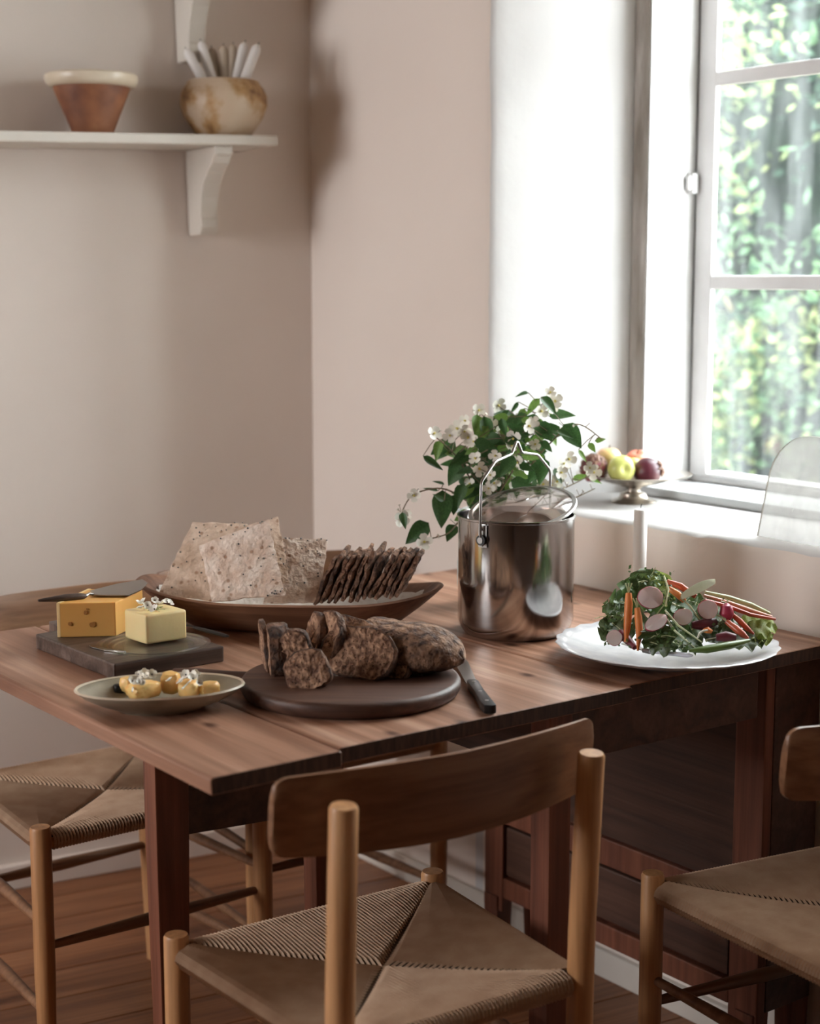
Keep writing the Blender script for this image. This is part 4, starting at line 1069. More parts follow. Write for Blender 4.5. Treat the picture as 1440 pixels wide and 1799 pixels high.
slice_obj('rye slice leaning next to the loaf, mostly hidden, its crust a dark arc', PY(690, 1158, 2.285), Vector((-.55, -.80, .18)), UP, .102, .078, .011, 11)
slice_obj('rye slice second from the loaf, crumb face turned to us', PY(669, 1157, 2.262), Vector((-.45, -.85, .25)), UP, .10, .078, .011, 12)
slice_obj('broad rye slice in the middle of the round board, crumb face up front', PY(630, 1148, 2.25), Vector((-.30, -.90, .45)), Vector((.12, 0, 1)), .112, .082, .012, 13)
slice_obj('rye slice tipped back on top of the middle slices, its pale top crust edge arched', PY(610, 1122, 2.285), Vector((-.25, -.75, .85)), Vector((.2, .2, 1)), .105, .075, .012, 14)
slice_obj('torn rye slice leaning left of the arched one, edge on', PY(577, 1120, 2.29), Vector((-.85, -.45, .35)), UP, .082, .075, .013, 15)
slice_obj('torn rye slice behind, leaning between the standing crust and the middle slices', PY(552, 1125, 2.315), Vector((-.9, -.25, .2)), UP, .085, .078, .012, 16)
slice_obj('small rye heel slice in front on the round board, porous crumb facing us', PY(541, 1180, 2.195), Vector((-.12, -.93, .34)), Vector((-.25, 0, 1)), .066, .060, .016, 17)
slice_obj('rye slice lying behind the small front slice, dark crust towards us', PY(520, 1150, 2.25), Vector((.2, .95, .1)), UP, .05, .075, .014, 18)
slice_obj('tall rye slice standing at the left of the board, underside crust towards us', PY(488, 1147, 2.28), Vector((.98, .22, .02)), Vector((-.04, 0, 1)), .074, .084, .030, 19)
slice_obj('thin rye slice standing leftmost on the round board, its pale edge showing', PY(466, 1142, 2.30), Vector((.97, .2, .10)), Vector((-.12, 0, 1)), .070, .090, .009, 20)

# --- bread knife
a_ = T(800, 1140, ZT + .008); b_ = T(828, 1200, ZT + .008); c_ = T(860, 1246, ZT + .008)
t = thing('bread_knife', 'bread knife with a black riveted handle lying right of the round board', 'knife', b_)
d_ = (c_ - b_); s_ = Vector((-d_.y, d_.x, 0)).normalized(); L_ = d_.length; dn = d_.normalized()
mb = MB(); pr = [(0, -.0065), (.012, -.0085), (L_ * .5, -.0075), (L_ * .85, -.0095), (L_, -.008), (L_ + .003, .003), (L_, .0095), (L_ * .8, .0085), (L_ * .4, .0075), (.012, .0085), (0, .0065)]
mb.prism([tuple((dn * x + s_ * y).xy) for x, y in pr], -.0065, .0065); obj('handle', mb, M_black, t, bevel=.003, smooth=True)
for f_ in (.12, .5, .85):
    mb = MB(); mb.lathe([(0, 0), (.0028, 0), (.0028, .0004), (0, .0008)], 12); o = obj('rivet', mb, M_chrome, t); o.location = dn * L_ * f_ + UP * .0066
db = (a_ - b_); Lb = db.length + .035; bn = -dn * .2 + db.normalized() * .8; bn.normalize(); sb = Vector((-bn.y, bn.x, 0))
mb = MB(); mb.prism([tuple((bn * x + sb * y).xy) for x, y in ((-.004, -.008), (-.004, .008), (Lb * .6, .010), (Lb * .9, .008), (Lb, -.004), (Lb * .5, -.011))], -.0007, .0007); obj('blade', mb, M_chrome, t)

# --- candle by the wall
cc = PY(1125, 893, 2.83); cc.z = ZT
t = thing('candle_holder', 'small silver candle saucer behind the vegetable platter', 'candle holder', cc)
mb = MB(); mb.lathe([(0, 0), (.028, 0), (.033, .004), (.031, .006), (.016, .003), (.0145, .016), (.0125, .016), (.012, .003), (0, .003)], 36); obj('saucer', mb, M_silver, t, smooth=True)
t = thing('candle', 'tall slim white candle behind the vegetable platter, in front of the sill', 'candle', cc + UP * .0035)
mb = MB(); hcn = PY(1125, 893, 2.83).z - cc.z - .0035; mb.lathe([(0, 0), (.0112, 0), (.0116, .01), (.0118, hcn - .006), (.0105, hcn - .002), (.006, hcn), (0, hcn - .001)], 28); obj('wax', mb, M_wax, t, smooth=True)
mb = MB(); mb.tube([(0, 0, hcn - .002), (.0005, 0, hcn + .004), (.002, 0, hcn + .0075)], .0008, 6); obj('wick', mb, M_wick, t)

# ------------------------------------------------------------------ sill: fruit stand and arch
fc = T(1112, 882, ZS); fc.z = ZS
t = thing('fruit_stand', 'footed silver fruit stand on the white window sill', 'fruit stand', fc)
mb = MB(); mb.lathe([(0, .001), (.044, .0), (.046, .002), (.044, .004), (.031, .007), (.027, .013), (.026, .018), (.015, .021), (.0135, .026), (.017, .031), (.03, .034), (.034, .037)], 56); obj('foot', mb, M_silver, t, smooth=True, angle=60)
mb = MB(); mb.lathe([(.028, .0365), (.05, .039), (.066, .044), (.082, .051), (.104, .0545), (.114, .056), (.1155, .058), (.113, .0585), (.103, .057), (.08, .054), (.062, .048), (.04, .043), (0, .041)], 72); obj('bowl', mb, M_silver, t, smooth=True, angle=60)
def fruit(name, lab, cat, px, py, r, y, mat, seed, squash=.92, dimple=True, stem=True, tiltv=(0, -.5, .85)):
    c_ = PY(px, py, y); mb = MB()
    prof = []
    for k in range(19):
        a = -PI / 2 + PI * k / 18; rr = r * math.cos(a); z = r * math.sin(a) * squash
        if dimple:
            z -= math.copysign(.28 * r * math.exp(-(rr / (r * .33)) ** 2), z) 
        prof.append((max(rr, 1e-6) if 0 < k < 18 else 0, z))
    mb.lathe(prof, 30, jit=.05, seed=seed)
    o = obj(name, mb, mat, smooth=True, angle=80); o.location = c_
    o.rotation_euler = UP.rotation_difference(Vector(tiltv).normalized()).to_euler(); tag(o, lab, cat)
    if stem:
        mb = MB(); mb.tube([(0, 0, r * .55), (.001, 0, r * .8), (.003, 0, r * 1.02)], .0012, 6); obj('stem', mb, M_stem, o)
    return o
yf = fc.y
fruit('apple', 'yellow apple with a pink blush at the back left of the fruit stand', 'apple', 1069, 806, .0265, yf + .030, M_apple_y, 1, tiltv=(0, .2, 1))
fruit('apple', 'green-yellow apple at the front of the fruit stand, core end facing us', 'apple', 1091, 824, .0275, yf - .035, M_apple_g, 2, tiltv=(.25, -1, .1), stem=False)
fruit('apple', 'red blushed apple at the back right of the fruit stand', 'apple', 1119, 810, .025, yf + .035, M_apple_r, 3, tiltv=(-.1, -.4, 1))
fruit('apple', 'pale yellow apple between the green and the dark red fruit', 'apple', 1112, 820, .021, yf + .0, M_apple_g, 8, tiltv=(.1, .3, 1))
pl = fruit('plum', 'large dark purple-red fruit at the right of the fruit stand', 'fruit', 1137, 828, .0275, yf - .025, M_plum, 4, dimple=False, stem=False, squash=1.0, tiltv=(1, -.2, .3))
mb = MB()
for k in range(7):
    a = k * .9; mb.tube([(0, 0, .024), (.010 * math.cos(a), .010 * math.sin(a), .029), (.018 * math.cos(a), .018 * math.sin(a), .024)], [.002, .004, .001], 6)
obj('calyx', mb, M_arti, pl, smooth=True, label='dry brown calyx')
t = thing('artichoke', 'dark purple scaly artichoke at the left of the fruit stand', 'artichoke', PY(1043, 823, yf - .015))
mb = MB(); mb.lathe([(0, -.027), (.014, -.025), (.024, -.012), (.027, .002), (.022, .015), (.010, .024), (0, .026)], 24, jit=.05); obj('heart', mb, M_beet, t, smooth=True)
mb = MB(); rg = random.Random(4)
for rrow in range(6):
    for k in range(10):
        a = 2 * PI * (k + .5 * (rrow % 2)) / 10; el = -.75 + rrow * .36
        d_ = Vector((math.cos(a) * math.cos(el), math.sin(a) * math.cos(el), math.sin(el))); tg = Vector((-math.sin(a), math.cos(a), 0)); upv = tg.cross(d_) * -1
        if upv.z < 0: upv = -upv
        c0 = d_ * .0255
        mb.add([c0 - tg * .007 - upv * .004, c0 + tg * .007 - upv * .004, c0 + d_ * .004 + upv * .011, c0 + d_ * .0035 + upv * .002], [(0, 1, 3), (1, 2, 3), (2, 0, 3)])
obj('bracts', mb, M_arti, t)

aw = WP(.662, .045, ZS + .001); ang_a = ANG_U - R(3)
t = thing('acrylic_arch', 'upright milky translucent panel with rounded top on the sill at the right edge', 'panel', aw, ang_a)
mb = MB(); pts = [(0, 0)]; HH, WW, RR = .177, .27, .075
for k in range(11): a = PI - PI / 2 * k / 10; pts.append((RR + RR * math.cos(a), HH - RR + RR * math.sin(a)))
for k in range(11): a = PI / 2 - PI / 2 * k / 10; pts.append((WW - RR + RR * math.cos(a), HH - RR + RR * math.sin(a)))
pts.append((WW, 0)); nA = len(pts); ln = math.tan(R(13))
vs = [Vector((x, z * ln, z)) for x, z in pts] + [Vector((x, z * ln + .004, z)) for x, z in pts]
mb.add(vs, [tuple(range(nA)), tuple(range(nA, 2 * nA))[::-1]]); obj('panel', mb, M_frost, t)
mb = MB(); mb.add(vs, [(i, (i + 1) % nA, nA + (i + 1) % nA, nA + i) for i in range(nA)]); obj('edge', mb, plain('bronze_edge', (.20, .15, .10), .4, .6), t, label='thin bronze edge')

# ------------------------------------------------------------------ jasmine branches in a jug behind the pot
jc = PY(852, 1000, 2.865); jc.z = ZT
t = thing('glass_jug', 'pale frosted glass jug behind the steel pot, holding the flowering branches', 'jug', jc)
hj = PY(830, 898, 2.84).z - ZT
mb = MB(); mb.lathe([(0, .002), (.036, .0), (.044, .006), (.050, .04), (.050, .08), (.043, .12), (.038, hj - .02), (.041, hj - .006), (.046, hj), (.043, hj), (.036, hj - .02), (.041, .12), (.047, .08), (.047, .04), (.04, .01), (0, .008)], 48)
obj('body', mb, M_jug, t, smooth=True, angle=80)
mb = MB(); mb.tube([(-.036, .0, hj - .012), (-.050, -.004, hj - .001), (-.060, -.006, hj + .004)], [.012, .009, .005], 12, flat=.5); obj('spout', mb, M_jug, t, smooth=True)

def leaf_mesh(n_=7, fold=.22, droop=.16):
    mb = MB(); top = []
    for i in range(n_ + 1):
        x = i / n_; w = .31 * math.sin(PI * x ** .72) ** .8 * (1 - .35 * x) if 0 < i < n_ else 0
        z = -droop * x * x
        top.append([Vector((x, -w, z + w * fold)), Vector((x, -w * .5, z + w * fold * .35)), Vector((x, 0, z - .012)), Vector((x, w * .5, z + w * fold * .35)), Vector((x, w, z + w * fold))])
    vs = [v for r_ in top for v in r_]
    mb.add(vs, [(i * 5 + k, i * 5 + k + 1, (i + 1) * 5 + k + 1, (i + 1) * 5 + k) for i in range(n_) for k in range(4)])
    return mb
LEAVES = []
for mt in (M_leaf, M_leaf_light):
    for fo, dr in ((.22, .10), (.35, .22), (.1, .03)):
        o = obj('leaf', leaf_mesh(7, fo, dr), mt, smooth=True, angle=80); LEAVES.append(o.data); bpy.data.objects.remove(o)
# branches: list of pixel end points with distances
BR = [('long branch of white blossom arching out to the left of the pot, over the trough', [(848, 905, 2.86), (820, 880, 2.83), (775, 858, 2.80), (725, 870, 2.79), (703, 905, 2.79)]),
      ('leafy blossoming branch rising to the upper left behind the pot handle', [(850, 900, 2.86), (830, 850, 2.84), (800, 800, 2.83), (762, 765, 2.82)]),
      ('blossoming branch standing in the middle left, its tip against the plaster corner', [(853, 900, 2.87), (850, 840, 2.87), (846, 780, 2.87), (841, 724, 2.87)]),
      ('tallest blossoming branch, reaching up to the white reveal', [(858, 900, 2.87), (880, 830, 2.88), (915, 760, 2.89), (960, 700, 2.90)]),
      ('branch with one large dark leaf reaching right towards the apples', [(860, 900, 2.86), (905, 850, 2.84), (960, 785, 2.82), (1010, 745, 2.80), (1058, 772, 2.80)]),
      ('low blossoming branch reaching right, its last flower before the fruit stand', [(862, 905, 2.86), (915, 880, 2.88), (985, 860, 2.88), (1042, 832, 2.90)]),
      ('short leafy branch hanging low at the left between pot and trough', [(846, 905, 2.85), (810, 915, 2.82), (785, 938, 2.80), (747, 948, 2.79)]),
      ('bare twiggy branch with tiny buds right of the lid', [(866, 905, 2.87), (940, 890, 2.90), (1000, 878, 2.91), (1045, 858, 2.92)]),
      ('bushy branch in the centre, leaves filling the space under the handle', [(855, 900, 2.84), (880, 860, 2.82), (905, 815, 2.81), (905, 770, 2.81)])]
# leaves: base px, tip px, branch, kind (0 dark, 1 light), width
LF = [((752, 918), (712, 955), 6, 0, 1.0), ((777, 861), (776, 928), 0, 0, .95), ((799, 773), (761, 806), 1, 0, 1.05), ((743, 801), (779, 826), 1, 0, .5), ((814, 809), (786, 853), 1, 0, 1.1),
      ((850, 731), (862, 783), 2, 0, .75), ((838, 728), (836, 764), 2, 1, .9), ((948, 700), (922, 730), 3, 1, .7), ((944, 742), (970, 775), 4, 0, 1.15), ((990, 745), (1022, 787), 4, 0, 1.1), ((978, 757), (1008, 768), 4, 0, .7),
      ((1045, 775), (1064, 771), 4, 1, .9), ((1034, 778), (1046, 795), 4, 1, .9), ((955, 804), (947, 852), 8, 0, .9), ((974, 822), (987, 850), 5, 0, .9), ((800, 922), (784, 948), 6, 0, 1.2), ((706, 900), (712, 928), 0, 0, .8),
      ((1005, 842), (1034, 834), 5, 1, .8), ((1036, 842), (1058, 848), 5, 1, .6), ((968, 698), (966, 730), 3, 1, .8), ((928, 690), (906, 694), 3, 0, .5), ((910, 706), (896, 728), 3, 0, .5), ((893, 720), (872, 742), 3, 0, .5), ((1016, 790), (1030, 812), 4, 1, .6),
      ((800, 868), (796, 905), 0, 0, 1.0), ((815, 850), (800, 890), 0, 0, .9), ((835, 845), (822, 890), 1, 0, 1.0), ((845, 868), (838, 905), 1, 0, 1.0), ((780, 880), (760, 868), 0, 0, .5), ((770, 862), (742, 857), 0, 0, .4), ((780, 850), (760, 845), 0, 0, .4)]
rg = random.Random(17)
for i in range(130):
    cx_, cy_ = rg.choice(((865, 790, 42, 34), (845, 840, 48, 34), (900, 840, 42, 30), (880, 755, 40, 28), (920, 790, 38, 36), (820, 800, 30, 26), (930, 740, 26, 24), (850, 870, 40, 22)))[:2], 0
    px, py = cx_[0] + rg.gauss(0, 22), cx_[1] + rg.gauss(0, 18); a = rg.uniform(-.4, PI + .4); L_ = rg.uniform(26, 46)
    LF.append(((px, py), (px + math.cos(a) * L_, py + math.sin(a) * L_), rg.choice((1, 2, 3, 8, 8, 4, 2)), 0 if rg.random() < .75 else 1, rg.uniform(.7, 1.2)))
FL = [(902, 771, 8), (898, 783, 8), (823, 768, 1), (832, 776, 1), (815, 757, 1), (803, 753, 1), (861, 835, 8), (868, 848, 8), (966, 690, 3), (969, 718, 3), (975, 705, 3), (841, 721, 2), (762, 762, 1), (893, 739, 3), (886, 750, 3), (937, 741, 4), (928, 748, 4),
      (879, 759, 2), (998, 806, 5), (990, 814, 5), (1042, 829, 5), (1036, 822, 5), (978, 846, 5), (969, 852, 5), (704, 911, 0), (727, 871, 0), (841, 823, 8), (745, 952, 6), (835, 806, 1), (817, 739, 2), (875, 712, 3), (861, 746, 2), (910, 812, 8), (926, 826, 8),
      (940, 780, 4), (913, 735, 3), (950, 722, 3), (870, 800, 8), (845, 792, 2), (715, 905, 0), (985, 830, 5), (955, 850, 5), (858, 858, 8), (905, 850, 8), (825, 850, 1), (790, 765, 1)]
branch_objs = []
for bi, (lab, pts) in enumerate(BR):
    P = [PY(*q) for q in pts]; P = [jc + Vector(((P[0] - jc).x * .3, (P[0] - jc).y * .3, .02))] + P
    # smooth polyline
    sp = []
    for i in range(len(P) - 1):
        p0 = P[max(i - 1, 0)]; p1 = P[i]; p2 = P[i + 1]; p3 = P[min(i + 2, len(P) - 1)]
        for k in range(6):
            t_ = k / 6; sp.append(.5 * ((2 * p1) + (p2 - p0) * t_ + (2 * p0 - 5 * p1 + 4 * p2 - p3) * t_ ** 2 + (3 * p1 - p0 - 3 * p2 + p3) * t_ ** 3))
    sp.append(P[-1])
    o_ = P[0]; br = thing('blossom_branch', lab, 'branch', o_, group='jasmine branches in the glass jug')
    mb = MB(); m_ = len(sp); mb.tube([q - o_ for q in sp], [.0022 * (1 - .6 * i / m_) for i in range(m_)], 7)
    attach = sp[7:]
    def near(q):
        return min(attach, key=lambda a: (a - q).length)
    for (b_, e_, bj, kd, wd) in LF:
        if bj != bi: continue
        yb = near(PY(b_[0], b_[1], 2.84)).y + rg.uniform(-.03, .03)
        B_ = PY(b_[0], b_[1], yb); E_ = PY(e_[0], e_[1], yb - rg.uniform(0, .02)); a_ = near(B_)
        mb.tube([a_ - o_, (a_ + B_) / 2 - o_ + Vector((0, 0, .002)), B_ - o_], .0008, 5)
        upv = Vector((rg.uniform(-.5, .5), -1, rg.uniform(.1, 1.1)))
        lo = bpy.data.objects.new('leaf', LEAVES[(3 if kd else 0) + rg.randrange(3)]); COL.objects.link(lo); lo.parent = br
        lo.matrix_local = frame_to(B_ - o_, E_ - o_, upv, wid=wd * 1.1)
    for (px, py, bj) in FL:
        if bj != bi: continue
        q = PY(px, py, near(PY(px, py, 2.84)).y - rg.uniform(.0, .02)); a_ = near(q)
        mb.tube([a_ - o_, q - o_], .0007, 5)
        put('flower', FLOWER, br, q - o_, Vector((rg.uniform(-.8, .8), -1, rg.uniform(-.3, .8))), rg.uniform(1.15, 1.75), rg.random() * 6)
    for k in range(5 if bi != 7 else 12):
        a_ = rg.choice(attach[-14:]); q = a_ + Vector((rg.uniform(-.012, .012), rg.uniform(-.01, .01), rg.uniform(-.004, .014)))
        mb.tube([a_ - o_, q - o_], .0006, 5)
        put('bud', SMALLFL if bi != 7 else FLOWER, br, q - o_, q - a_, .5 if bi != 7 else .15, 0)
    obj('stem', mb, M_stem, br, smooth=True)

# ------------------------------------------------------------------ platter of raw vegetables
vc = T(1171, 1131, .785); vc.z = ZT
t = thing('platter', 'large round white fluted platter of raw vegetables at the window end of the table', 'platter', vc)
RP = .170; mb = MB(); prof = [(0, .004), (.07, .004), (.074, .0), (.078, .0), (.082, .006), (.12, .012), (.150, .019), (RP - .003, .0255), (RP, .0275), (RP - .002, .029), (.150, .0235), (.118, .0165), (.08, .0105), (0, .009)]
seg = 96; vs = []
for (r_, z) in prof:
    for k in range(seg):
        a = 2 * PI * k / seg; fl_ = (1 + .012 * math.cos(24 * a) * max(0, (r_ - .09) / .08)); vs.append((math.cos(a) * r_ * fl_, math.sin(a) * r_ * fl_, z + .0008 * math.cos(24 * a) * max(0, (r_ - .1) / .07)))
mb.add(vs, [(i * seg + k, i * seg + (k + 1) % seg, (i + 1) * seg + (k + 1) % seg, (i + 1) * seg + k) for i in range(len(prof) - 1) for k in range(seg)])
obj('plate', mb, M_porc, t, smooth=True, angle=70)
yv = vc.y
def V(px, py, dy=0): return PY(px, py, yv + dy)

def ruffle_leaf(L_, W_, seed, ruf=.012, freq=9, curl=.3):
    mb = MB(); nu, nv = 14, 10; vs = []
    for i in range(nu + 1):
        x = i / nu; w = W_ * (math.sin(PI * min(1, x * .85 + .08)) ** .6) * (1 + .12 * math.sin(x * 23 + seed))
        for k in range(nv + 1):
            v = -1 + 2 * k / nv; y = v * w; e = abs(v) ** 1.6 * (.3 + .7 * x) + max(0, x - .8) * 2
            z = ruf * .8 * e * math.sin(freq * x * 2 + (seed + (3 if v > 0 else 0)) + v) + curl * L_ * (v * v * .35 - x * x * .5) + .003 * noise.noise(Vector((x * 9, v * 5, seed)))
            vs.append(Vector((x * L_, y, z)))
    mb.add(vs, [(i * (nv + 1) + k, i * (nv + 1) + k + 1, (i + 1) * (nv + 1) + k + 1, (i + 1) * (nv + 1) + k) for i in range(nu) for k in range(nv)])
    return mb
def lettuce(lab, b, e, dyb, dye, W_, mat, seed, upv=(0, -.6, 1), ruf=.010):
    B_ = V(b[0], b[1], dyb); E_ = V(e[0], e[1], dye); L_ = (E_ - B_).length
    o = obj('lettuce_leaf', ruffle_leaf(1, W_ / L_, seed, ruf / L_, 9, .25), mat, smooth=True, angle=80)
    o.matrix_world = frame_to(B_, E_, Vector(upv)); tag(o, lab, 'salad leaf', 'salad leaves on the platter')
    mb = MB(); mb.tube([(0, 0, 0), (.4, 0, -.03), (.8, 0, -.15)], [.04, .025, .008], 6); obj('midrib', mb, M_celery, o, smooth=True); return o
lettuce('bright curly green leaf at the top of the vegetable heap', (1135, 1065), (1140, 1000), .02, .03, .035, M_lettuce_dk, 1)
lettuce('green leaf leaning left at the top of the heap, beside the tall one', (1130, 1075), (1100, 1018), .02, .02, .030, M_herb, 2)
lettuce('upright dark green leaf in the crown of the vegetable heap', (1140, 1070), (1127, 1008), -.01, -.005, .012, M_lettuce_dk, 3)
lettuce('yellow-green leaf at the crown of the heap, tipping right', (1145, 1065), (1168, 1008), .02, .02, .028, M_lettuce, 4)
lettuce('dark leaf at the far left of the heap, over the platter rim', (1105, 1085), (1062, 1070), -.02, -.03, .026, M_lettuce_dk, 5)
lettuce('dark leaf drooping down the left of the heap to the yoghurt-white platter', (1095, 1085), (1062, 1122), -.04, -.06, .024, M_lettuce_dk, 6)
lettuce('small dark leaf left of the vertical carrots', (1100, 1060), (1072, 1050), .0, .0, .022, M_herb, 7)
lettuce('lime green lettuce leaf at the right end of the platter', (1305, 1100), (1362, 1092), -.02, -.02, .030, M_lettuce, 8, ruf=.008)
lettuce('lime green lettuce leaf drooping over the right rim', (1310, 1105), (1358, 1118), -.03, -.04, .026, M_lettuce, 9, ruf=.008)
lettuce('dark leaf low in the middle of the heap, below the oval radish slice', (1150, 1100), (1160, 1135), -.08, -.10, .028, M_lettuce_dk, 10)
lettuce('green leaf behind the round radish slice', (1150, 1085), (1185, 1035), .0, .02, .030, M_herb, 11)
lettuce('dark leaf in the middle of the heap under the cucumber wedge', (1180, 1090), (1240, 1055), .0, .02, .034, M_lettuce_dk, 12)
lettuce('dark leaf behind the red radish', (1240, 1100), (1300, 1080), .0, .02, .034, M_lettuce_dk, 13)
lettuce('green leaf lying low in the middle of the platter', (1170, 1130), (1230, 1120), -.08, -.06, .03, M_herb, 14)

for (b, e, dy1, dy2, w_, mt, sd, lab) in (
    ((1120, 1110), (1165, 1095), -.05, -.03, .034, M_lettuce_dk, 31, 'dark leaf filling the heap behind the shorter upright carrot'),
    ((1190, 1115), (1250, 1090), -.04, -.02, .034, M_lettuce_dk, 32, 'dark leaf filling the heap behind the centre radish slice'),
    ((1240, 1125), (1300, 1108), -.06, -.03, .032, M_lettuce_dk, 33, 'dark leaf spread under the whole radish and the small red carrots'),
    ((1270, 1128), (1340, 1118), -.07, -.05, .026, M_lettuce_dk, 34, 'dark leaf along the right front, above the green cucumber'),
    ((1130, 1125), (1185, 1138), -.09, -.11, .024, M_lettuce_dk, 35, 'dark leaf at the foot of the shorter upright carrot'),
    ((1075, 1095), (1110, 1120), -.05, -.07, .026, M_lettuce_dk, 36, 'dark leaf behind the small low radish slice'),
    ((1180, 1060), (1235, 1080), .0, -.01, .034, M_herb, 37, 'green leaf behind the stalks right of the round slice')):
    lettuce(lab, b, e, dy1, dy2, w_, mt, sd)

def herb(lab, px, py, dy, n_, spread, seed, mat=None):
    o_ = V(px, py, dy); t = thing('herb_sprig', lab, 'herbs', o_, group='herb sprigs among the vegetables'); rg = random.Random(seed)
    mb = MB(); ml = MB()
    for i in range(6):
        e = Vector((rg.gauss(0, 1) * spread[0], rg.gauss(0, .5) * spread[0], rg.gauss(0, 1) * spread[1])); mb.tube([Vector((0, 0, 0)), e * .5 + Vector((0, 0, .002)), e], .0007, 5)
    obj('stalks', mb, M_celery, t)
    for i in range(n_):
        c_ = Vector((rg.gauss(0, 1) * spread[0], rg.gauss(0, .5) * spread[0], rg.gauss(0, 1) * spread[1])); d_ = Vector((rg.gauss(0, 1), rg.gauss(0, 1), rg.gauss(0, 1))).normalized(); s_ = d_.orthogonal().normalized(); q = rg.uniform(.004, .009)
        ml.add([c_, c_ + d_ * q * .5 + s_ * q * .4, c_ + d_ * q, c_ + d_ * q * .5 - s_ * q * .4], [(0, 1, 2), (0, 2, 3)])
    f = obj('leaflets', ml, mat or M_herb, t); f['kind'] = 'stuff'; return t
herb('tuft of green herb at the very top of the heap', 1140, 1022, .0, 90, (.018, .009), 1)
herb('dark herb tuft at the left edge of the heap', 1078, 1082, -.04, 70, (.009, .014), 2)
herb('herb tuft left of the two upright carrots, low', 1070, 1108, -.06, 50, (.005, .009), 3)
herb('herb tuft below the middle radish slice', 1155, 1118, -.09, 80, (.016, .006), 4)
herb('herb tuft between the two middle radish slices', 1180, 1095, -.06, 60, (.008, .012), 5)
herb('herb tuft right of the round radish slice', 1172, 1045, .0, 50, (.006, .012), 6)
herb('herb tuft under the oblong cucumber wedge', 1225, 1060, -.01, 50, (.014, .006), 7)
herb('herb tuft beside the red radish', 1262, 1098, -.05, 50, (.010, .007), 8, M_lettuce_dk)
herb('herb tuft near the front rim, beside the green cucumber', 1195, 1135, -.11, 50, (.012, .004), 9)

def root_veg(name, lab, cat, pts, rad, mat, grp=None, flat=1, part=None):
    P = [V(*q) for q in pts]; o_ = P[0]; mb = MB(); mb.tube([q - o_ for q in P], rad, 14, flat=flat)
    o = obj(name, mb, mat, smooth=True); o.location = o_; tag(o, lab, cat, grp)
    if part == 'top':
        mb = MB(); d_ = (P[0] - P[1]).normalized()
        for k in range(3): mb.tube([Vector((0, 0, 0)), d_ * .006 + Vector((.002 * (k - 1), 0, .002)), d_ * .012 + Vector((.005 * (k - 1), 0, .003))], .0010, 5)
        obj('stalk_stub', mb, M_celery, o, smooth=True)
    return o
cg = 'carrots and red stalks on the platter'
root_veg('carrot', 'orange carrot standing upright at the left of the heap, the longer one', 'carrot', [(1104, 1042, -.055), (1104, 1060, -.06), (1102, 1095, -.07), (1099, 1128, -.085)], [.0045, .0062, .0058, .003], M_carrot, cg, part='top')
root_veg('carrot', 'shorter orange carrot right of the upright one, pointing down', 'carrot', [(1119, 1068, -.065), (1121, 1085, -.07), (1123, 1115, -.085), (1120, 1143, -.10)], [.004, .0058, .0052, .0015], M_carrot, cg, part='top')
root_veg('carrot', 'red-orange carrot behind the crown, left of the cucumber wedge', 'carrot', [(1172, 1022, .0), (1195, 1030, -.01), (1222, 1048, -.02)], [.004, .0055, .004], M_redveg, cg, part='top')
root_veg('carrot', 'orange carrot stub just below the red one behind the crown', 'carrot', [(1175, 1034, -.02), (1190, 1044, -.03), (1202, 1056, -.03)], [.004, .0055, .004], M_carrot, cg)
root_veg('carrot', 'small red carrot at the lower right of the heap, the lower of two', 'carrot', [(1276, 1092, -.06), (1292, 1104, -.07), (1305, 1115, -.08), (1314, 1122, -.085)], [.004, .0058, .005, .002], M_redveg, cg, part='top')
root_veg('carrot', 'small red carrot at the lower right of the heap, the upper of two', 'carrot', [(1284, 1078, -.045), (1300, 1092, -.05), (1312, 1104, -.06), (1324, 1114, -.065)], [.003, .0048, .004, .0015], M_redveg, cg, part='top')
root_veg('carrot', 'orange carrot chunk in the front middle of the platter', 'carrot', [(1236, 1108, -.075), (1243, 1107, -.08), (1250, 1110, -.08)], [.003, .005, .003], M_carrot, cg)
root_veg('beetroot_stalk', 'red stalk lying low at the left of the heap behind the radish slice', 'stalk', [(1072, 1105, -.04), (1085, 1110, -.05), (1100, 1122, -.07), (1115, 1138, -.09)], [.006, .008, .007, .004], M_beet, None)
root_veg('beetroot_stalk', 'dark red chunk in the middle, right of the oval radish slices', 'stalk', [(1215, 1098, -.06), (1235, 1098, -.06), (1256, 1092, -.05)], [.005, .009, .006], M_beet, None)
root_veg('beetroot_stalk', 'dark red chunk under the two small red carrots', 'stalk', [(1258, 1120, -.09), (1275, 1118, -.09), (1292, 1120, -.09)], [.005, .008, .005], M_beet, None)
root_veg('celery_stick', 'pale green stick topmost of the sticks running to the right rim', 'vegetable stick', [(1238, 1040, .0), (1280, 1050, .0), (1320, 1063, -.01), (1352, 1078, -.015)], [.003, .0055, .0055, .0035], M_celery, 'vegetable sticks at the right of the platter', .7)
root_veg('rhubarb_stick', 'pink stick just below the pale green one', 'vegetable stick', [(1236, 1046, -.015), (1280, 1059, -.015), (1320, 1073, -.02), (1356, 1084, -.025)], [.003, .005, .005, .003], M_rhub, 'vegetable sticks at the right of the platter', .7)
root_veg('rhubarb_stick', 'red-pink stick lowest of the sticks, crossing behind the whole radish', 'vegetable stick', [(1238, 1054, -.03), (1280, 1066, -.03), (1318, 1080, -.035), (1362, 1088, -.04)], [.003, .0048, .0045, .003], M_redveg, 'vegetable sticks at the right of the platter', .7)
mk = root_veg('cucumber_piece', 'long dark green cucumber slice at the front right rim of the platter', 'cucumber', [(1210, 1143, -.12), (1240, 1141, -.12), (1280, 1134, -.115), (1316, 1125, -.105)], [.004, .0095, .0095, .004], M_cuke, 'cucumber on the platter', .6)
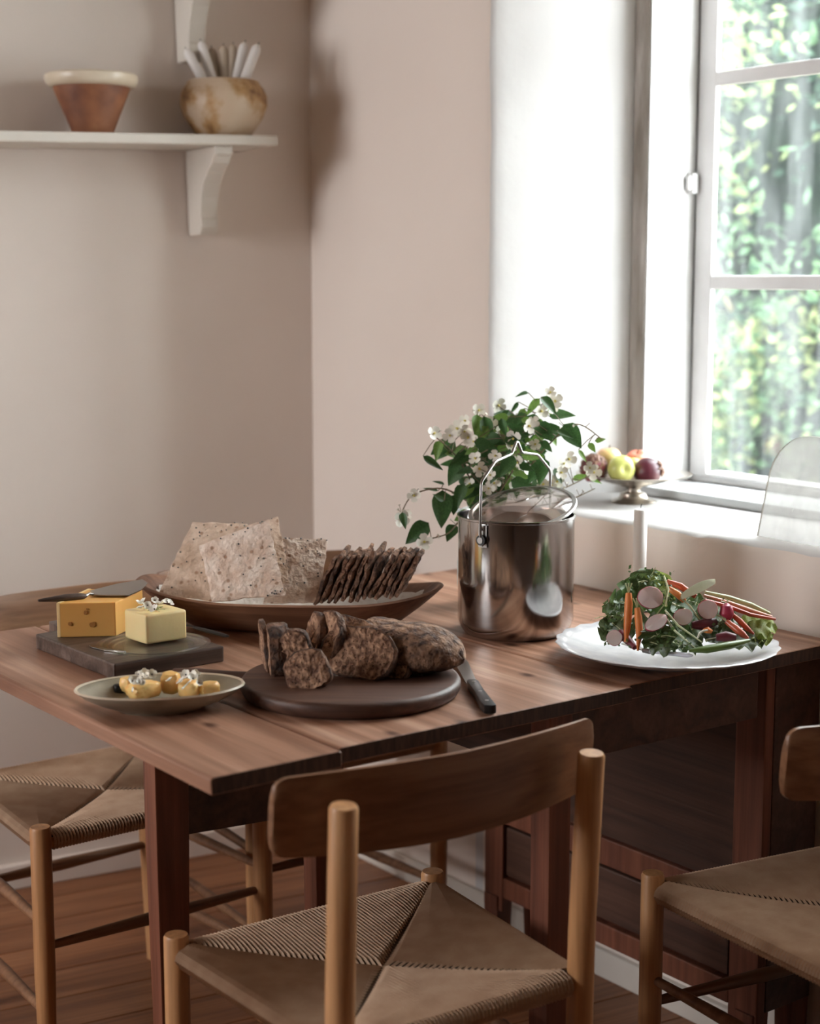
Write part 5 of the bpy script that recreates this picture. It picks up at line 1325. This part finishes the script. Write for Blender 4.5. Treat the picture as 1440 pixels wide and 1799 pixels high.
# pale cucumber wedge on top
a_ = V(1196, 1048, -.045); b_ = V(1256, 1021, -.02); d_ = (b_ - a_)
mb = MB(); n_ = 10; vs = []
for i in range(n_ + 1):
    f_ = i / n_; w_ = .0115 * math.sin(PI * (.12 + .80 * f_)) ** .6; c_ = d_ * f_ + Vector((0, 0, .002 * math.sin(PI * f_)))
    vs += [c_ + Vector((0, -.2, 1)).normalized() * w_ * .75, c_ + Vector((0, -.7, -.5)).normalized() * w_, c_ + Vector((0, .9, -.2)).normalized() * w_]
mb.add(vs, []); 
for i in range(n_):
    for k in range(3): mb.f.append((i * 3 + k, i * 3 + (k + 1) % 3, (i + 1) * 3 + (k + 1) % 3, (i + 1) * 3 + k)); mb.m.append(1 if k == 1 else 0)
mb.f += [(0, 1, 2), (n_ * 3, n_ * 3 + 2, n_ * 3 + 1)]; mb.m += [0, 0]
o = obj('cucumber_piece', mb, [M_cuke_in, M_cuke], bevel=.001); o.location = a_; tag(o, 'pale peeled cucumber wedge lying on top of the heap', 'cucumber', 'cucumber on the platter')
def radish_slice(lab, px, py, dy, rx, rz, seed, nrm, spin=0, th=.0045):
    c_ = V(px, py, dy); mb = MB()
    mb.lathe([(0, -th / 2), (.965, -th / 2), (1.0, -th / 3), (1.0, th / 3), (.965, th / 2), (0, th / 2)], 30, jit=.05, seed=seed, mis=[0, 1, 1, 1, 0, 0])
    mb.v = [(v[0] * rx, v[1] * rz, v[2]) for v in mb.v]
    o = obj('radish_slice', mb, [M_radish_in, M_radish], smooth=True, angle=50)
    o.matrix_world = Matrix.Translation(c_) @ UP.rotation_difference(Vector(nrm).normalized()).to_matrix().to_4x4() @ Matrix.Rotation(spin, 4, 'Z'); tag(o, lab, 'radish', 'radish slices on the platter'); return o
radish_slice('largest round white radish slice, high at the left of the heap', 1142, 1050, -.06, .0195, .0165, 1, (.05, -1, .35))
radish_slice('tilted oval radish slice in the middle left, half under herbs', 1152, 1094, -.085, .0185, .0115, 2, (-.1, -.9, .6), .5)
radish_slice('oval radish slice in the centre of the heap', 1199, 1084, -.07, .0150, .0125, 3, (.1, -1, .4), .35)
radish_slice('round radish slice beside the whole red radish', 1243, 1071, -.055, .0155, .0145, 4, (.05, -1, .25))
radish_slice('small radish slice low at the left, next to the white of the platter', 1079, 1121, -.08, .0120, .0115, 5, (-.2, -1, .4))
rd = root_veg('radish', 'whole red radish at the right of the heap', 'radish', [(1276, 1060, -.045), (1276, 1066, -.048), (1276, 1078, -.05), (1277, 1088, -.05), (1278, 1094, -.052)], [.003, .0088, .0112, .007, .001], M_radish, None)
mb = MB(); mb.tube([(0, 0, 0), (.002, 0, .004), (-.003, 0, .008)], .0012, 5).tube([(0, 0, 0), (-.004, 0, .002), (-.009, 0, .003)], .0010, 5); obj('leaf_stub', mb, M_celery, rd)
for k, (q, lab) in enumerate(((((1168, 1072, -.07), (1190, 1098, -.085), (1232, 1128, -.10)), 'long green stalk running down to the right across the heap'), (((1165, 1080, -.07), (1185, 1108, -.09), (1222, 1140, -.115)), 'lower green stalk running down to the front rim'),
                              (((1195, 1050, -.04), (1212, 1065, -.05), (1230, 1090, -.06)), 'green stalk from the cucumber wedge down past the middle radish slices'), (((1166, 1012, -.01), (1174, 1035, -.03), (1168, 1065, -.05)), 'yellowish stalk hanging from the crown right of the round slice'))):
    root_veg('green_stalk', lab, 'stalk', q, [.0013, .0016, .0010], M_celery, 'thin green stalks on the heap')
mb = MB(); pts_ = [V(1226 + 12 * math.sin(a), 1115 - 10 * math.cos(a), -.09) for a in [x * .25 for x in range(-6, 3)]]
root_veg('onion_ring', 'curl of white onion in the front middle of the heap', 'onion', [(1225, 1121, -.10), (1229, 1112, -.10), (1236, 1108, -.098), (1243, 1107, -.095)], [.0012, .0018, .0018, .001], M_petal, None)
# serving knife with white handle
a_ = T(1216, 1152, ZT + .036); b_ = T(1138, 1144, ZT + .034); c_ = T(1095, 1136, ZT + .030)
t = thing('serving_knife', 'table knife with a white handle lying along the front of the platter', 'knife', a_)
mb = MB(); mb.tube([Vector((0, 0, 0)), (b_ - a_) * .1, (b_ - a_) * .6, b_ - a_], [.002, .0052, .0044, .0032], 12, flat=.7); obj('handle', mb, M_white, t, smooth=True)
mb = MB(); d_ = (c_ - b_); mb.tube([b_ - a_ - (b_ - a_) * .05, b_ - a_ + d_ * .18], [.0042, .0038], 12); obj('ferrule', mb, M_chrome, t, smooth=True)
s_ = Vector((-d_.y, d_.x, 0)).normalized(); mb = MB(); mb.prism([tuple((b_ - a_ + v).xy) for v in (d_ * .15 - s_ * .003, d_ * .5 - s_ * .008, d_ * 1.0 - s_ * .004, d_ * 1.05 + s_ * .002, d_ * .15 + s_ * .004)], (b_ - a_).z - .0006, (b_ - a_).z + .0006); obj('blade', mb, M_chrome, t)
